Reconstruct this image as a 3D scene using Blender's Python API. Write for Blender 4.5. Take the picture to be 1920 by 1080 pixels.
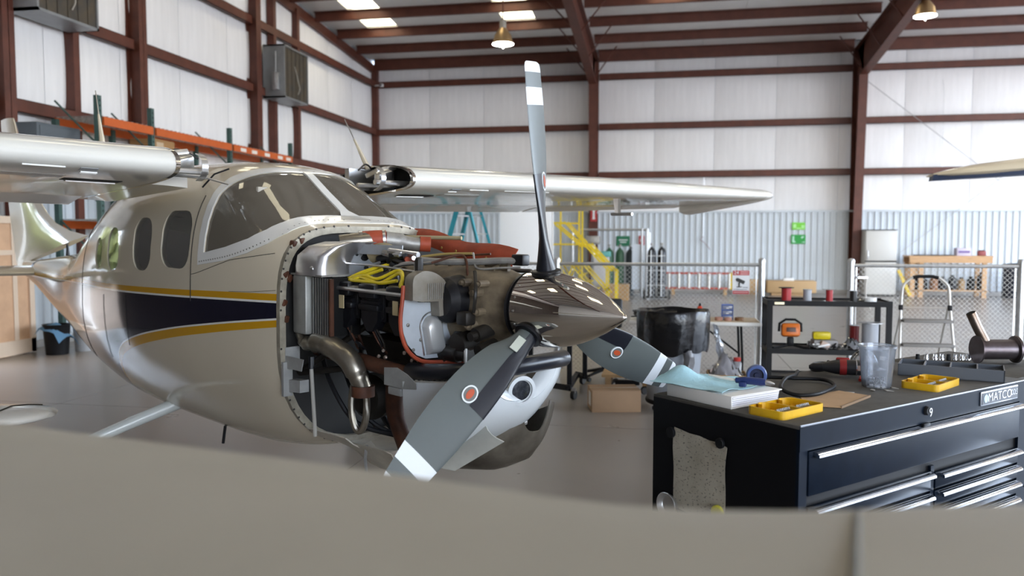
import bpy, bmesh, math, random
from mathutils import Vector, Matrix
import numpy as np
for o in list(bpy.data.objects): bpy.data.objects.remove(o, do_unlink=True)
scene = bpy.context.scene
COL = scene.collection
PI = math.pi
R = math.radians
random.seed(7)

# ------------------------------------------------------------------ camera, world, light, exposure
cam_data = bpy.data.cameras.new('camera')
cam = bpy.data.objects.new('camera', cam_data); COL.objects.link(cam)
cam.location = (0, 0, 1.70)
cam.rotation_euler = (R(90) - math.atan(95 / 1520), 0, R(10.8))
cam_data.sensor_width = 36; cam_data.lens = 1520 / 1920 * 36
cam_data.clip_start = 0.05; cam_data.clip_end = 400
cam_data.dof.use_dof = True; cam_data.dof.focus_distance = 3.9; cam_data.dof.aperture_fstop = 2.2
scene.camera = cam

world = bpy.data.worlds.new('world'); scene.world = world; world.use_nodes = True
wn = world.node_tree; wn.nodes.clear()
w_out = wn.nodes.new('ShaderNodeOutputWorld'); w_bg = wn.nodes.new('ShaderNodeBackground')
w_sky = wn.nodes.new('ShaderNodeTexSky'); w_sky.sky_type = 'NISHITA'
w_sky.sun_disc = False; w_sky.sun_elevation = R(48); w_sky.sun_rotation = R(200)
w_sky.altitude = 300; w_sky.air_density = 1.0; w_sky.dust_density = 2.5; w_sky.ozone_density = 1.0
w_mix = wn.nodes.new('ShaderNodeMixRGB'); w_mix.inputs[0].default_value = 0.55
w_mix.inputs[2].default_value = (0.61, 0.65, 0.74, 1)
w_bg.inputs[1].default_value = 1.0
w_sc = wn.nodes.new('ShaderNodeMixRGB'); w_sc.blend_type = 'MULTIPLY'; w_sc.inputs[0].default_value = 1; w_sc.inputs[2].default_value = (.16, .16, .16, 1)
wn.links.new(w_sky.outputs[0], w_sc.inputs[1]); wn.links.new(w_sc.outputs[0], w_mix.inputs[1])
wn.links.new(w_mix.outputs[0], w_bg.inputs[0]); wn.links.new(w_bg.outputs[0], w_out.inputs[0])
w_bg.inputs[1].default_value = 15.0

sun_data = bpy.data.lights.new('sun', 'SUN'); sun_data.energy = 9.0; sun_data.angle = R(0.6); sun_data.color = (1, .95, .86)
sun = bpy.data.objects.new('sun', sun_data); COL.objects.link(sun); sun.rotation_euler = (R(35), R(-25), R(10))

def portal(name, loc, rot, sx, sy):
    d = bpy.data.lights.new(name, 'AREA'); d.shape = 'RECTANGLE'; d.size = sx; d.size_y = sy
    d.cycles.is_portal = True
    o = bpy.data.objects.new(name, d); COL.objects.link(o); o.location = loc; o.rotation_euler = rot
    return o
portal('daylight_portal', (10.0, -8.0, 3.0), (R(90), 0, 0), 12, 6)            # hangar door behind the camera, faces +Y
portal('daylight_portal', (17.0, 13.5, 3.7), (0, R(90), 0), 7.4, 23); portal('daylight_portal', (-9.5, 8.0, 1.35), (0, R(-90), 0), 2.7, 1.8)      # side door opening in the left wall, faces +X

scene.view_settings.view_transform = 'Standard'; scene.view_settings.look = 'None'
scene.view_settings.exposure = 0.31; scene.view_settings.gamma = 1.0; scene.view_settings.use_curve_mapping = False
scene.cycles.use_denoising = True
scene.cycles.sample_clamp_indirect = 6.0; scene.cycles.sample_clamp_direct = 0
scene.cycles.max_bounces = 9; scene.cycles.diffuse_bounces = 5; scene.cycles.glossy_bounces = 4; scene.cycles.transmission_bounces = 6; scene.cycles.transparent_max_bounces = 12
scene.cycles.caustics_reflective = False; scene.cycles.caustics_refractive = False

# ------------------------------------------------------------------ helpers
MATS = {}
def mat(name, color, rough=.5, metal=0., noise=0., nscale=8., bump=0., bscale=30., coat=0., spec=.5, alpha=1., trans=0., emis=None, estr=0., stretch=None, ior=1.45, rvar=0., c2=None):
    if name in MATS: return MATS[name]
    m = bpy.data.materials.new(name); m.use_nodes = True; MATS[name] = m
    nt = m.node_tree; b = nt.nodes['Principled BSDF']
    b.inputs['Base Color'].default_value = (*color, 1); b.inputs['Roughness'].default_value = rough; b.inputs['Metallic'].default_value = metal
    b.inputs['Specular IOR Level'].default_value = spec; b.inputs['Coat Weight'].default_value = coat; b.inputs['Coat Roughness'].default_value = .05
    b.inputs['Alpha'].default_value = alpha; b.inputs['Transmission Weight'].default_value = trans; b.inputs['IOR'].default_value = ior
    if emis: b.inputs['Emission Color'].default_value = (*emis, 1); b.inputs['Emission Strength'].default_value = estr
    if noise or bump or rvar or c2:
        tc = nt.nodes.new('ShaderNodeTexCoord'); mp = nt.nodes.new('ShaderNodeMapping')
        if stretch: mp.inputs['Scale'].default_value = stretch
        nt.links.new(tc.outputs['Object'], mp.inputs[0])
    if noise or c2 or rvar:
        n = nt.nodes.new('ShaderNodeTexNoise'); n.inputs['Scale'].default_value = nscale; n.inputs['Detail'].default_value = 5; n.inputs['Roughness'].default_value = .6
        nt.links.new(mp.outputs[0], n.inputs[0])
        if c2 or noise:
            rp = nt.nodes.new('ShaderNodeValToRGB'); rp.color_ramp.elements[0].position = .3; rp.color_ramp.elements[1].position = .7
            lo = c2 if c2 else tuple(c * (1 - noise) for c in color)
            hi = color if c2 else tuple(min(1, c * (1 + noise)) for c in color)
            rp.color_ramp.elements[0].color = (*lo, 1); rp.color_ramp.elements[1].color = (*hi, 1)
            nt.links.new(n.outputs[0], rp.inputs[0]); nt.links.new(rp.outputs[0], b.inputs['Base Color'])
        if rvar:
            mr = nt.nodes.new('ShaderNodeMapRange'); mr.inputs['To Min'].default_value = max(0, rough - rvar); mr.inputs['To Max'].default_value = rough + rvar
            nt.links.new(n.outputs[0], mr.inputs[0]); nt.links.new(mr.outputs[0], b.inputs['Roughness'])
    if bump:
        n2 = nt.nodes.new('ShaderNodeTexNoise'); n2.inputs['Scale'].default_value = bscale; n2.inputs['Detail'].default_value = 3
        bp = nt.nodes.new('ShaderNodeBump'); bp.inputs['Strength'].default_value = bump; bp.inputs['Distance'].default_value = .01
        nt.links.new(mp.outputs[0], n2.inputs[0]); nt.links.new(n2.outputs[0], bp.inputs['Height']); nt.links.new(bp.outputs[0], b.inputs['Normal'])
    return m

def clear(name, tint, haze=.1, hcol=(.8, .8, .8), rough=.03, ior=1.45):
    """thin clear sheet: see-through, Fresnel sheen, a little surface haze"""
    if name in MATS: return MATS[name]
    m = bpy.data.materials.new(name); m.use_nodes = True; MATS[name] = m; nt = m.node_tree; nt.nodes.clear(); L = nt.links.new
    out = nt.nodes.new('ShaderNodeOutputMaterial'); tr = nt.nodes.new('ShaderNodeBsdfTransparent'); tr.inputs[0].default_value = (*tint, 1)
    gl = nt.nodes.new('ShaderNodeBsdfGlossy'); gl.inputs['Roughness'].default_value = rough; gl.inputs['Color'].default_value = (1, 1, 1, 1)
    df = nt.nodes.new('ShaderNodeBsdfDiffuse'); df.inputs[0].default_value = (*hcol, 1); tl = nt.nodes.new('ShaderNodeBsdfTranslucent'); tl.inputs[0].default_value = (*hcol, 1)
    ad = nt.nodes.new('ShaderNodeMixShader'); ad.inputs[0].default_value = .5; L(df.outputs[0], ad.inputs[1]); L(tl.outputs[0], ad.inputs[2])
    h = nt.nodes.new('ShaderNodeMixShader'); h.inputs[0].default_value = haze; L(tr.outputs[0], h.inputs[1]); L(ad.outputs[0], h.inputs[2])
    fr = nt.nodes.new('ShaderNodeFresnel'); fr.inputs[0].default_value = ior; mx = nt.nodes.new('ShaderNodeMixShader'); L(fr.outputs[0], mx.inputs[0]); L(h.outputs[0], mx.inputs[1]); L(gl.outputs[0], mx.inputs[2]); L(mx.outputs[0], out.inputs[0])
    return m

def rotm(ax=0, ay=0, az=0):
    return Matrix.Rotation(az, 4, 'Z') @ Matrix.Rotation(ay, 4, 'Y') @ Matrix.Rotation(ax, 4, 'X')
def TR(loc=(0, 0, 0), az=0, ax=0, ay=0):
    return Matrix.Translation(loc) @ rotm(ax, ay, az)

class MB:
    """collects shapes into one mesh"""
    def __init__(s, M=None): s.v = []; s.f = []; s.M = M
    def add(s, vs, fs, M=None):
        k = len(s.v)
        m = M if M is not None else s.M
        for p in vs:
            p = Vector(p)
            s.v.append(m @ p if m is not None else p)
        s.f += [tuple(i + k for i in f) for f in fs]; return s
    def box(s, c, d, M=None, ch=0.):
        x, y, z = (q / 2 for q in d); L = Matrix.Translation(c)
        if M is not None: L = L @ M
        if s.M is not None: L = s.M @ L
        if ch <= 0:
            vs = [(sx * x, sy * y, sz * z) for sx in (-1, 1) for sy in (-1, 1) for sz in (-1, 1)]
            return s.add(vs, [(0, 1, 3, 2), (4, 6, 7, 5), (0, 4, 5, 1), (2, 3, 7, 6), (0, 2, 6, 4), (1, 5, 7, 3)], L)
        b = bmesh.new(); bmesh.ops.create_cube(b, size=1); bmesh.ops.scale(b, vec=d, verts=b.verts)
        bmesh.ops.bevel(b, geom=list(b.edges), offset=ch, segments=2, affect='EDGES', profile=.5)
        b.verts.index_update(); s.add([v.co.copy() for v in b.verts], [[v.index for v in f.verts] for f in b.faces], L); b.free(); return s
    def bb(s, a, b, ch=0.):  # box between corners
        return s.box([(p + q) / 2 for p, q in zip(a, b)], [abs(q - p) for p, q in zip(a, b)], ch=ch)
    def tube(s, pts, r, n=10, caps=True, closed=False):
        pts = [Vector(p) for p in pts]; N = len(pts)
        rs = r if isinstance(r, (list, tuple)) else [r] * N
        T = []
        for i in range(N):
            a = pts[(i - 1) % N] if (closed or i) else pts[0]; b = pts[(i + 1) % N] if (closed or i < N - 1) else pts[-1]
            T.append((b - a).normalized())
        up = Vector((0, 0, 1)) if abs(T[0].z) < .9 else Vector((1, 0, 0))
        u = T[0].cross(up).normalized(); vs = []
        for i in range(N):
            u = (u - T[i] * u.dot(T[i])).normalized(); w = T[i].cross(u)
            for k in range(n):
                a = 2 * PI * k / n; vs.append(pts[i] + (u * math.cos(a) + w * math.sin(a)) * rs[i])
        fs = []
        for i in range(N if closed else N - 1):
            j = (i + 1) % N
            for k in range(n): fs.append((i * n + k, j * n + k, j * n + (k + 1) % n, i * n + (k + 1) % n))
        if caps and not closed: fs += [tuple(range(n))[::-1], tuple((N - 1) * n + k for k in range(n))]
        return s.add(vs, fs)
    def cyl(s, a, b, r, n=16, r2=None): return s.tube([a, b], [r, r if r2 is None else r2], n)
    def lathe(s, prof, n=24, M=None, axis='Z', caps=True, a0=0, a1=2 * PI):
        vs = []; full = abs(a1 - a0 - 2 * PI) < 1e-6; m = n if full else n + 1
        for r, z in prof:
            for k in range(m):
                a = a0 + (a1 - a0) * k / n; c, q = r * math.cos(a), r * math.sin(a)
                vs.append((c, q, z) if axis == 'Z' else ((z, c, q) if axis == 'X' else (c, z, q)))
        fs = []
        for i in range(len(prof) - 1):
            for k in range(n):
                k2 = (k + 1) % m if full else k + 1
                fs.append((i * m + k, i * m + k2, (i + 1) * m + k2, (i + 1) * m + k))
        if caps and full:
            if prof[0][0] > 1e-6: fs.append(tuple(range(m))[::-1])
            if prof[-1][0] > 1e-6: fs.append(tuple((len(prof) - 1) * m + k for k in range(m)))
        L = M
        if s.M is not None: L = s.M @ M if M is not None else s.M
        return s.add(vs, fs, L)
    def loft(s, rings, closed=True, caps=True):
        n = len(rings[0]); vs = [p for r in rings for p in r]; fs = []
        for i in range(len(rings) - 1):
            for k in range(n if closed else n - 1):
                j = (k + 1) % n; fs.append((i * n + k, i * n + j, (i + 1) * n + j, (i + 1) * n + k))
        if caps and closed: fs += [tuple(range(n))[::-1], tuple((len(rings) - 1) * n + k for k in range(n))]
        return s.add(vs, fs)
    def prism(s, poly, h0, h1, plane='XY'):
        n = len(poly)
        def P(p, h): return (p[0], p[1], h) if plane == 'XY' else ((p[0], h, p[1]) if plane == 'XZ' else (h, p[0], p[1]))
        vs = [P(p, h0) for p in poly] + [P(p, h1) for p in poly]
        return s.add(vs, [tuple(range(n))[::-1], tuple(range(n, 2 * n))] + [(k, (k + 1) % n, n + (k + 1) % n, n + k) for k in range(n)])
    def sheet(s, grid, th=0.):
        """grid[i][j] points; optional thickness along averaged normals"""
        a, b = len(grid), len(grid[0]); P = [[Vector(p) for p in r] for r in grid]
        fs = [(i * b + j, i * b + j + 1, (i + 1) * b + j + 1, (i + 1) * b + j) for i in range(a - 1) for j in range(b - 1)]
        top = [p for r in P for p in r]
        if th <= 0: return s.add(top, fs)
        N = []
        for i in range(a):
            for j in range(b):
                du = P[min(i + 1, a - 1)][j] - P[max(i - 1, 0)][j]; dv = P[i][min(j + 1, b - 1)] - P[i][max(j - 1, 0)]
                n = du.cross(dv); N.append(n.normalized() if n.length > 1e-12 else Vector((0, 0, 1)))
        bot = [p - q * th for p, q in zip(top, N)]; k = a * b
        f2 = [tuple(k + i for i in reversed(f)) for f in fs]
        ed = [i for i in range(b)] + [i * b + b - 1 for i in range(1, a)] + [(a - 1) * b + j for j in range(b - 2, -1, -1)] + [i * b for i in range(a - 2, 0, -1)]
        f3 = [(ed[i], ed[(i + 1) % len(ed)], k + ed[(i + 1) % len(ed)], k + ed[i]) for i in range(len(ed))]
        return s.add(top + bot, fs + f2 + [tuple(reversed(f)) for f in f3])
    def mesh(s, name='mesh', angle=35, fix=True):
        me = bpy.data.meshes.new(name); me.from_pydata([tuple(p) for p in s.v], [], s.f); me.validate(); me.update()
        if fix:
            b = bmesh.new(); b.from_mesh(me); bmesh.ops.recalc_face_normals(b, faces=b.faces); b.to_mesh(me); b.free()
        if angle is not None:
            me.polygons.foreach_set('use_smooth', [True] * len(me.polygons)); me.set_sharp_from_angle(angle=R(angle))
        return me
    def build(s, name, m, parent=None, angle=35, fix=True, loc=None):
        me = s.mesh(name, angle, fix); return link(name, me, m, parent, loc)

def link(name, me, m, parent=None, loc=None):
    o = bpy.data.objects.new(name, me); COL.objects.link(o)
    if m is not None and not me.materials: me.materials.append(m)
    if parent is not None: o.parent = parent
    if loc is not None: o.location = loc
    return o
def empty(name, loc=(0, 0, 0), az=0, M=None):
    o = bpy.data.objects.new(name, None); COL.objects.link(o); o.empty_display_size = .1
    if M is not None: o.matrix_world = M
    else: o.location = loc; o.rotation_euler = (0, 0, az)
    return o
def tag(o, label=None, cat=None, group=None, kind=None):
    if label: o['label'] = label
    if cat: o['category'] = cat
    if group: o['group'] = group
    if kind: o['kind'] = kind
    return o
def struct(o, label=None): return tag(o, label, None, None, 'structure')
def copy_tree(o, parent=None):
    c = o.copy(); COL.objects.link(c)
    if parent is not None: c.parent = parent
    for ch in list(o.children): copy_tree(ch, c)
    return c
def text(name, body, size, m, parent=None, M=None, ext=.0008, align='CENTER'):
    cu = bpy.data.curves.new(name, 'FONT'); cu.body = body; cu.size = size; cu.extrude = ext; cu.align_x = align; cu.align_y = 'CENTER'
    t = bpy.data.objects.new(name, cu); COL.objects.link(t)
    dg = bpy.context.evaluated_depsgraph_get(); me = bpy.data.meshes.new_from_object(t.evaluated_get(dg)); bpy.data.objects.remove(t)
    o = link(name, me, m, parent)
    me.materials.clear(); me.materials.append(m)
    if M is not None:
        me.transform(M)
    return o
def boolean(a, cutters):
    """mesh a (MB) with list of (op, MB); returns mesh"""
    oa = bpy.data.objects.new('tmp_a', a.mesh('tmp_a', None) if isinstance(a, MB) else a); COL.objects.link(oa); tmp = [oa]
    for op, c in cutters:
        oc = bpy.data.objects.new('tmp_c', c.mesh('tmp_c', None) if isinstance(c, MB) else c); COL.objects.link(oc); tmp.append(oc)
        md = oa.modifiers.new('b', 'BOOLEAN'); md.object = oc; md.operation = op; md.solver = 'EXACT'
    dg = bpy.context.evaluated_depsgraph_get(); me = bpy.data.meshes.new_from_object(oa.evaluated_get(dg))
    for t in tmp: bpy.data.objects.remove(t)
    return me
def smooth(me, angle=35):
    me.polygons.foreach_set('use_smooth', [True] * len(me.polygons)); me.set_sharp_from_angle(angle=R(angle)); return me
def spline(pts, n=8, closed=False):
    P = [Vector(p) for p in pts]; N = len(P); out = []
    for i in range(N if closed else N - 1):
        p0 = P[(i - 1) % N] if closed or i > 0 else P[0] * 2 - P[1]
        p1, p2 = P[i], P[(i + 1) % N]
        p3 = P[(i + 2) % N] if closed or i < N - 2 else P[-1] * 2 - P[-2]
        for k in range(n):
            t = k / n
            out.append(.5 * ((2 * p1) + (p2 - p0) * t + (2 * p0 - 5 * p1 + 4 * p2 - p3) * t * t + (3 * p1 - p0 - 3 * p2 + p3) * t ** 3))
    if not closed: out.append(P[-1])
    return out
def rrect(x0, z0, x1, z1, r, n=5):
    out = []
    for cx, cz, a in ((x1 - r, z1 - r, 0), (x0 + r, z1 - r, 90), (x0 + r, z0 + r, 180), (x1 - r, z0 + r, 270)):
        for k in range(n + 1):
            t = R(a + 90 * k / n); out.append((cx + r * math.cos(t), cz + r * math.sin(t)))
    return out
def lerp(a, b, t): return a + (b - a) * t
def curve1(tab, x):
    """monotone piecewise smooth interpolation of table [(x, v...)] sorted by descending or ascending x"""
    t = sorted(tab)
    if x <= t[0][0]: return t[0][1:]
    if x >= t[-1][0]: return t[-1][1:]
    for i in range(len(t) - 1):
        if t[i][0] <= x <= t[i + 1][0]:
            h = t[i + 1][0] - t[i][0]; s = (x - t[i][0]) / h; out = []
            for c in range(1, len(t[0])):
                y0, y1 = t[i][c], t[i + 1][c]; d = (y1 - y0) / h
                def sl(j):
                    if j == 0 or j == len(t) - 1: return d
                    a = (t[j][c] - t[j - 1][c]) / (t[j][0] - t[j - 1][0]); b = (t[j + 1][c] - t[j][c]) / (t[j + 1][0] - t[j][0])
                    return 0 if a * b <= 0 else 2 * a * b / (a + b)
                m0, m1 = sl(i), sl(i + 1)
                out.append((2 * s ** 3 - 3 * s * s + 1) * y0 + (s ** 3 - 2 * s * s + s) * h * m0 + (-2 * s ** 3 + 3 * s * s) * y1 + (s ** 3 - s * s) * h * m1)
            return out

# ------------------------------------------------------------------ building materials
M_vinyl = mat('white_vinyl_insulation', (.84, .835, .845), .55, noise=.04, nscale=3.0, stretch=(3, 3, .35), bump=.25, bscale=9)
M_vinyl_roof = mat('white_vinyl_roof', (.74, .735, .73), .55, noise=.05, nscale=2.0, bump=.35, bscale=5)
M_steel = mat('red_oxide_steel', (.10, .030, .018), .5, noise=.22, nscale=4)
M_liner = mat('white_ribbed_steel', (.56, .61, .655), .38, noise=.03, nscale=2)
M_galv = mat('galvanised_steel', (.50, .51, .52), .38, .85, noise=.15, nscale=20)
M_sill = mat('concrete_sill', (.36, .35, .34), .8, noise=.15, nscale=6)
M_black = mat('black_paint', (.008, .008, .009), .5, spec=.2)
M_white = mat('white_paint', (.8, .8, .79), .4)

# floor: sealed concrete, saw joints in the slab
def floor_mat():
    m = mat('sealed_concrete', (.235, .21, .185), .30, noise=.10, nscale=.8, rvar=.08, bump=.04, bscale=3)
    nt = m.node_tree; b = nt.nodes['Principled BSDF']; b.inputs['Specular IOR Level'].default_value = .55
    return m
M_floor = floor_mat()
X0, X1, Y0, Y1 = -9.58, 17.0, -8.0, 26.0
fl = empty('floor'); struct(fl, 'grey sealed concrete hangar floor with saw joints')
ys = [-8, -4.2, -.4, 3.4, 7.2, 11.0, 14.8, 18.6, 22.4, 26]; xs = [-9.58, -6.1, -2.28, 1.6, 5.49, 9.4, 13.2, 17.0]
for i in range(len(xs) - 1):
    for j in range(len(ys) - 1):
        MB().bb((xs[i] + .004, ys[j] + .004, -.12), (xs[i + 1] - .004, ys[j + 1] - .004, 0)).build('slab', M_floor, fl, None)
MB().bb((X0, Y0, -.2), (X1, Y1, -.012)).build('slab_joint', mat('joint_filler', (.10, .09, .085), .8), fl, None)

# apron and ground outside
M_apron = mat('sunlit_apron', (.36, .35, .33), .85, noise=.1, nscale=1)
struct(MB().bb((-60, -60, -.25), (60, -8, -.02)).bb((17.1, -8, -.25), (60, 60, -.02)).build('ground_apron', M_apron, None, None), 'pale concrete apron outside the hangar door')
struct(MB().bb((-60, -8, -.25), (-9.7, 60, -.02)).build('ground_yard', mat('pale_yard', (.115, .092, .070), .9, noise=.2, nscale=1), None, None), 'pale gravel yard outside the side opening')

# ---- back wall
wb = empty('wall_back'); struct(wb, 'white insulated hangar wall with red-brown girts and ribbed lower panels')
MB().bb((X0, 26.12, 0), (X1, 26.3, 8.0)).build('outer_sheet', M_liner, wb, None)
ZR = [2.48, 3.66, 5.17, 6.72, 7.55]
def quilt(w, h, bulge, n=8, m=6):
    g = []
    for i in range(n + 1):
        r = []
        for j in range(m + 1):
            u, v = i / n, j / m
            r.append((u * w, -bulge * (math.sin(PI * u) ** .35) * (math.sin(PI * v) ** .4), v * h))
        g.append(r)
    return g
PW = 1.83
cache = {}
for k in range(len(ZR) - 1):
    x = X0
    while x < X1 - .1:
        w = min(PW, X1 - x); key = (round(w, 3), k)
        if key not in cache:
            me = MB().sheet(quilt(w - .008, ZR[k + 1] - ZR[k], .05)).mesh('insulation_panel', None); smooth(me, 80); cache[key] = me
        link('insulation_panel', cache[key], M_vinyl, wb, (x + .004, 26.10, ZR[k])); x += PW
def zgirt(L, h=.2, d=.19):
    """Z section girt running along +X, front flange facing -Y"""
    t = .012
    return MB().bb((0, -d, h / 2 - t), (L, 0, h / 2)).bb((0, -d, -h / 2), (L, -d + t, h / 2)).bb((0, -d, -h / 2), (L, -d + .06, -h / 2 + t))
colx = [-2.28, 5.49, 13.26]
segs = [(X0 + .12, -2.42), (-2.14, 5.35), (5.63, 13.1), (13.4, 17)]
for z in ZR[1:4]:
    for a, b in segs:
        zgirt(b - a).build('girt', M_steel, wb, None, loc=(a, 26.05, z))
# ribbed liner sheets below
def ribbed(w, h, pitch=.18, d=.03):
    pr = []; x = 0
    while x < w - 1e-4:
        for q, y in ((0, 0), (.09, 0), (.105, -d), (.15, -d), (.165, 0)):
            if x + q <= w: pr.append((x + q, y))
        x += pitch
    pr.append((w, 0))
    return MB().sheet([[(p[0], p[1], 0) for p in pr], [(p[0], p[1], h) for p in pr]])
rb = ribbed(.9, 2.40).mesh('liner_sheet', 20)
x = X0 + .1
while x < X1 - .5:
    link('liner_sheet', rb, M_liner, wb, (x, 25.97, .10)); x += .9
MB().bb((X0, 25.90, 2.46), (X1, 25.99, 2.52)).build('cap_trim', M_liner, wb, None)
MB().bb((X0, 25.86, 0), (X1, 26.1, .11)).build('wall_sill', M_sill, wb, None)
# cable brace rods in the right-hand bay
for a, b in (((5.6, 25.7, 6.4), (13.1, 25.7, .3)), ((13.1, 25.7, 6.4), (5.6, 25.7, .3))):
    MB().cyl(a, b, .010, 6).build('brace_rod', M_galv, wb)
MB().tube([(7.9, 25.92, 2.9), (7.9, 25.92, 5.9), (7.86, 25.92, 6.3)], .007, 5).build('wall_cable', M_galv, wb)

# ---- left wall (gable end)
wl = empty('wall_left'); struct(wl, 'white insulated gable wall with red-brown columns and girts')
def roofz(y): return 7.50 + .07 * (26 - y) if y > 8 else 7.50 + .07 * 18 - .07 * (8 - y)
YD = 8.9; YS = 7.1   # doorway in the side wall
MB().prism([(YD, 0), (26.3, 0), (26.3, roofz(26.3) + .2), (8, roofz(8) + .2), (-8, roofz(-8) + .2), (-8, 0), (YS, 0), (YS, 2.7), (YD, 2.7)], X0 - .3, X0 - .14, 'YZ').build('outer_sheet', M_liner, wl, None)
coly = [10.35, 13.45, 17.75]
ZL = [2.48, 3.66, 5.17, 6.72]
y = 26.0
while y > -7.9:
    w = min(PW, y + 8)
    for k in range(5):
        z0 = ZL[k] if k < 4 else 8.2
        z1 = ZL[k + 1] if k < 3 else min(roofz(y), roofz(y - w))
        if k == 4: break
        if y - w < YD and y > YS and z1 < 3.0: continue
        n = ('L', round(w, 3), k, round(z1, 2))
        if n not in cache:
            me = MB().sheet(quilt(w - .008, z1 - z0, .05)).mesh('insulation_panel', None); smooth(me, 80); cache[n] = me
        o = link('insulation_panel', cache[n], M_vinyl, wl, (X0 - .10, y - .004, z0)); o.rotation_euler = (0, 0, R(-90)); o.scale = (1, -1, 1)
    y -= PW
for z in ZL[1:4]:
    cs = [26.0] + coly[::-1] + [8.95 if z < 5.3 else -8]
    for a, b in zip(cs, cs[1:]):
        if a - b < .5: continue
        g = zgirt(a - b - .24).build('girt', M_steel, wl, None, loc=(X0 - .09, a - .12, z)); g.rotation_euler = (0, 0, R(-90)); g.scale = (1, -1, 1)
for y in coly:
    h = roofz(y) - .25
    MB().bb((X0 - .08, y - .11, 0), (X0 - .065, y + .11, h)).bb((X0 - .08, y - .006, 0), (X0 + .2, y + .006, h)).bb((X0 + .185, y - .11, 0), (X0 + .2, y + .11, h)).build('column', M_steel, wl, None)
for y0, y1 in ((18.75, 20.05), (11.35, 12.75)):   # framed openings for the wall coolers
    for y in (y0, y1) if y0 > 15 else (11.85,):
        zt_ = roofz(y) - .3 if y0 > 15 else 5.2
        MB().bb((X0 - .08, y - .07, 0), (X0 + .1, y + .07, zt_)).build('jamb', M_steel, wl, None)
# rake angle along the gable
for a, b in ((26, 8), (8, -8)):
    MB().loft([[(X0 - .05, a, roofz(a) - .42), (X0 + .05, a, roofz(a) - .42), (X0 + .05, a, roofz(a) - .16), (X0 - .05, a, roofz(a) - .16)], [(X0 - .05, b, roofz(b) - .42), (X0 + .05, b, roofz(b) - .42), (X0 + .05, b, roofz(b) - .16), (X0 - .05, b, roofz(b) - .16)]]).build('rake_beam', M_steel, wl, None)
MB().bb((X0 - .08, 25.78, 0), (X0 + .13, 25.98, 7.3)).build('corner_column', M_steel, wl, None)
rl = ribbed(.9, 2.40).mesh('liner_sheet', 20)
y = 25.95
while y > -7:
    if YS < y < YD + .95: y -= .9; continue
    o = link('liner_sheet', rl, M_liner, wl, (X0 + .0, y, .10)); o.rotation_euler = (0, 0, R(-90)); o.scale = (1, -1, 1); y -= .9
MB().bb((X0 - .12, YD, 2.46), (X0 + .02, 26, 2.52)).build('cap_trim', M_liner, wl, None)
MB().bb((X0 - .1, YD, 0), (X0 + .06, 26, .11)).build('wall_sill', M_sill, wl, None)
# closing walls out of the picture
wr = MB().bb((17.0, 25.0, 0), (17.2, 26.3, 9)).bb((17.0, -8, 7.4), (17.2, 25, 9)).bb((17.0, -8, 0), (17.2, 2, 7.4)).build('wall_right', M_vinyl, None, None); struct(wr, 'white insulated wall on the right side of the hangar')
wf = MB().bb((-9.9, -8.2, 6.0), (17.2, -8.0, 9)).bb((-9.9, -8.2, 0), (4.0, -8.0, 6)).bb((16.0, -8.2, 0), (17.2, -8.0, 6)).build('wall_front', M_vinyl, None, None)
struct(wf, 'front hangar wall around the wide open door')

# ---- ceiling: roof insulation, purlins, skylights
ce = empty('ceiling'); struct(ce, 'white insulated hangar roof with red-brown purlins and skylight panels')
def roof_slab(y0, y1, x0, x1, dz, th, name, m):
    MB().loft([[(x0, y0, roofz(y0) + dz), (x1, y0, roofz(y0) + dz), (x1, y0, roofz(y0) + dz + th), (x0, y0, roofz(y0) + dz + th)], [(x0, y1, roofz(y1) + dz), (x1, y1, roofz(y1) + dz), (x1, y1, roofz(y1) + dz + th), (x0, y1, roofz(y1) + dz + th)]]).build(name, m, ce, None)
sky_x = [(-8.55, -7.65), (-4.55, -3.65), (-.45, .45), (3.2, 4.1), (7.4, 8.3), (11.5, 12.4)]
purl = [25.75 - 1.52 * k for k in range(22)]
M_sky = mat('translucent_skylight', (.9, .88, .8), .5, emis=(1.0, .90, .64), estr=4.2)
for k in range(len(purl) - 1):
    a, b = purl[k], purl[k + 1]
    if a > 8 > b: b = 8.0
    if purl[k] < -8: break
    has = k in (2, 3, 5, 8, 9, 12, 15)
    xr = X0 - .1; cells = []
    gaps = (sky_x if k != 2 else sky_x[:2]) if has else []
    for g0, g1 in gaps:
        cells.append((xr, g0)); xr = g1
        roof_slab(a - .12, b + .12, g0 + .02, g1 - .02, .03, .02, 'skylight', M_sky)
    cells.append((xr, X1))
    for c0, c1 in cells:
        n = max(1, round((c1 - c0) / 1.83)); w = (c1 - c0) / n
        for i in range(n): roof_slab(a, b if purl[k + 1] != 8 else purl[k + 1], c0 + i * w + .004, c0 + (i + 1) * w - .004, 0, .05, 'roof_panel', M_vinyl_roof)
    if a > 8 > purl[k + 1]: roof_slab(8.0, purl[k + 1], X0 - .1, X1, 0, .05, 'roof_panel', M_vinyl_roof)
roof_slab(26.3, 8, X0 - .3, X1, .12, .05, 'roof_sheet', M_liner); roof_slab(8, -8.2, X0 - .3, X1, .12, .05, 'roof_sheet', M_liner)
for k, y in enumerate(purl):
    if y < -8: break
    h = .24 if k else .34
    for a, b in ((X0 + .05, -2.4), (-2.16, 5.37), (5.61, 13.1), (13.4, 17)):
        z = roofz(y) - h / 2
        MB().bb((a, y - .09, z + h / 2 - .015), (b, y + .01, z + h / 2)).bb((a, y - .006, z - h / 2), (b, y + .006, z + h / 2)).bb((a, y, z - h / 2), (b, y + .09, z - h / 2 + .014)).build('purlin', M_steel, ce, None)

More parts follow.
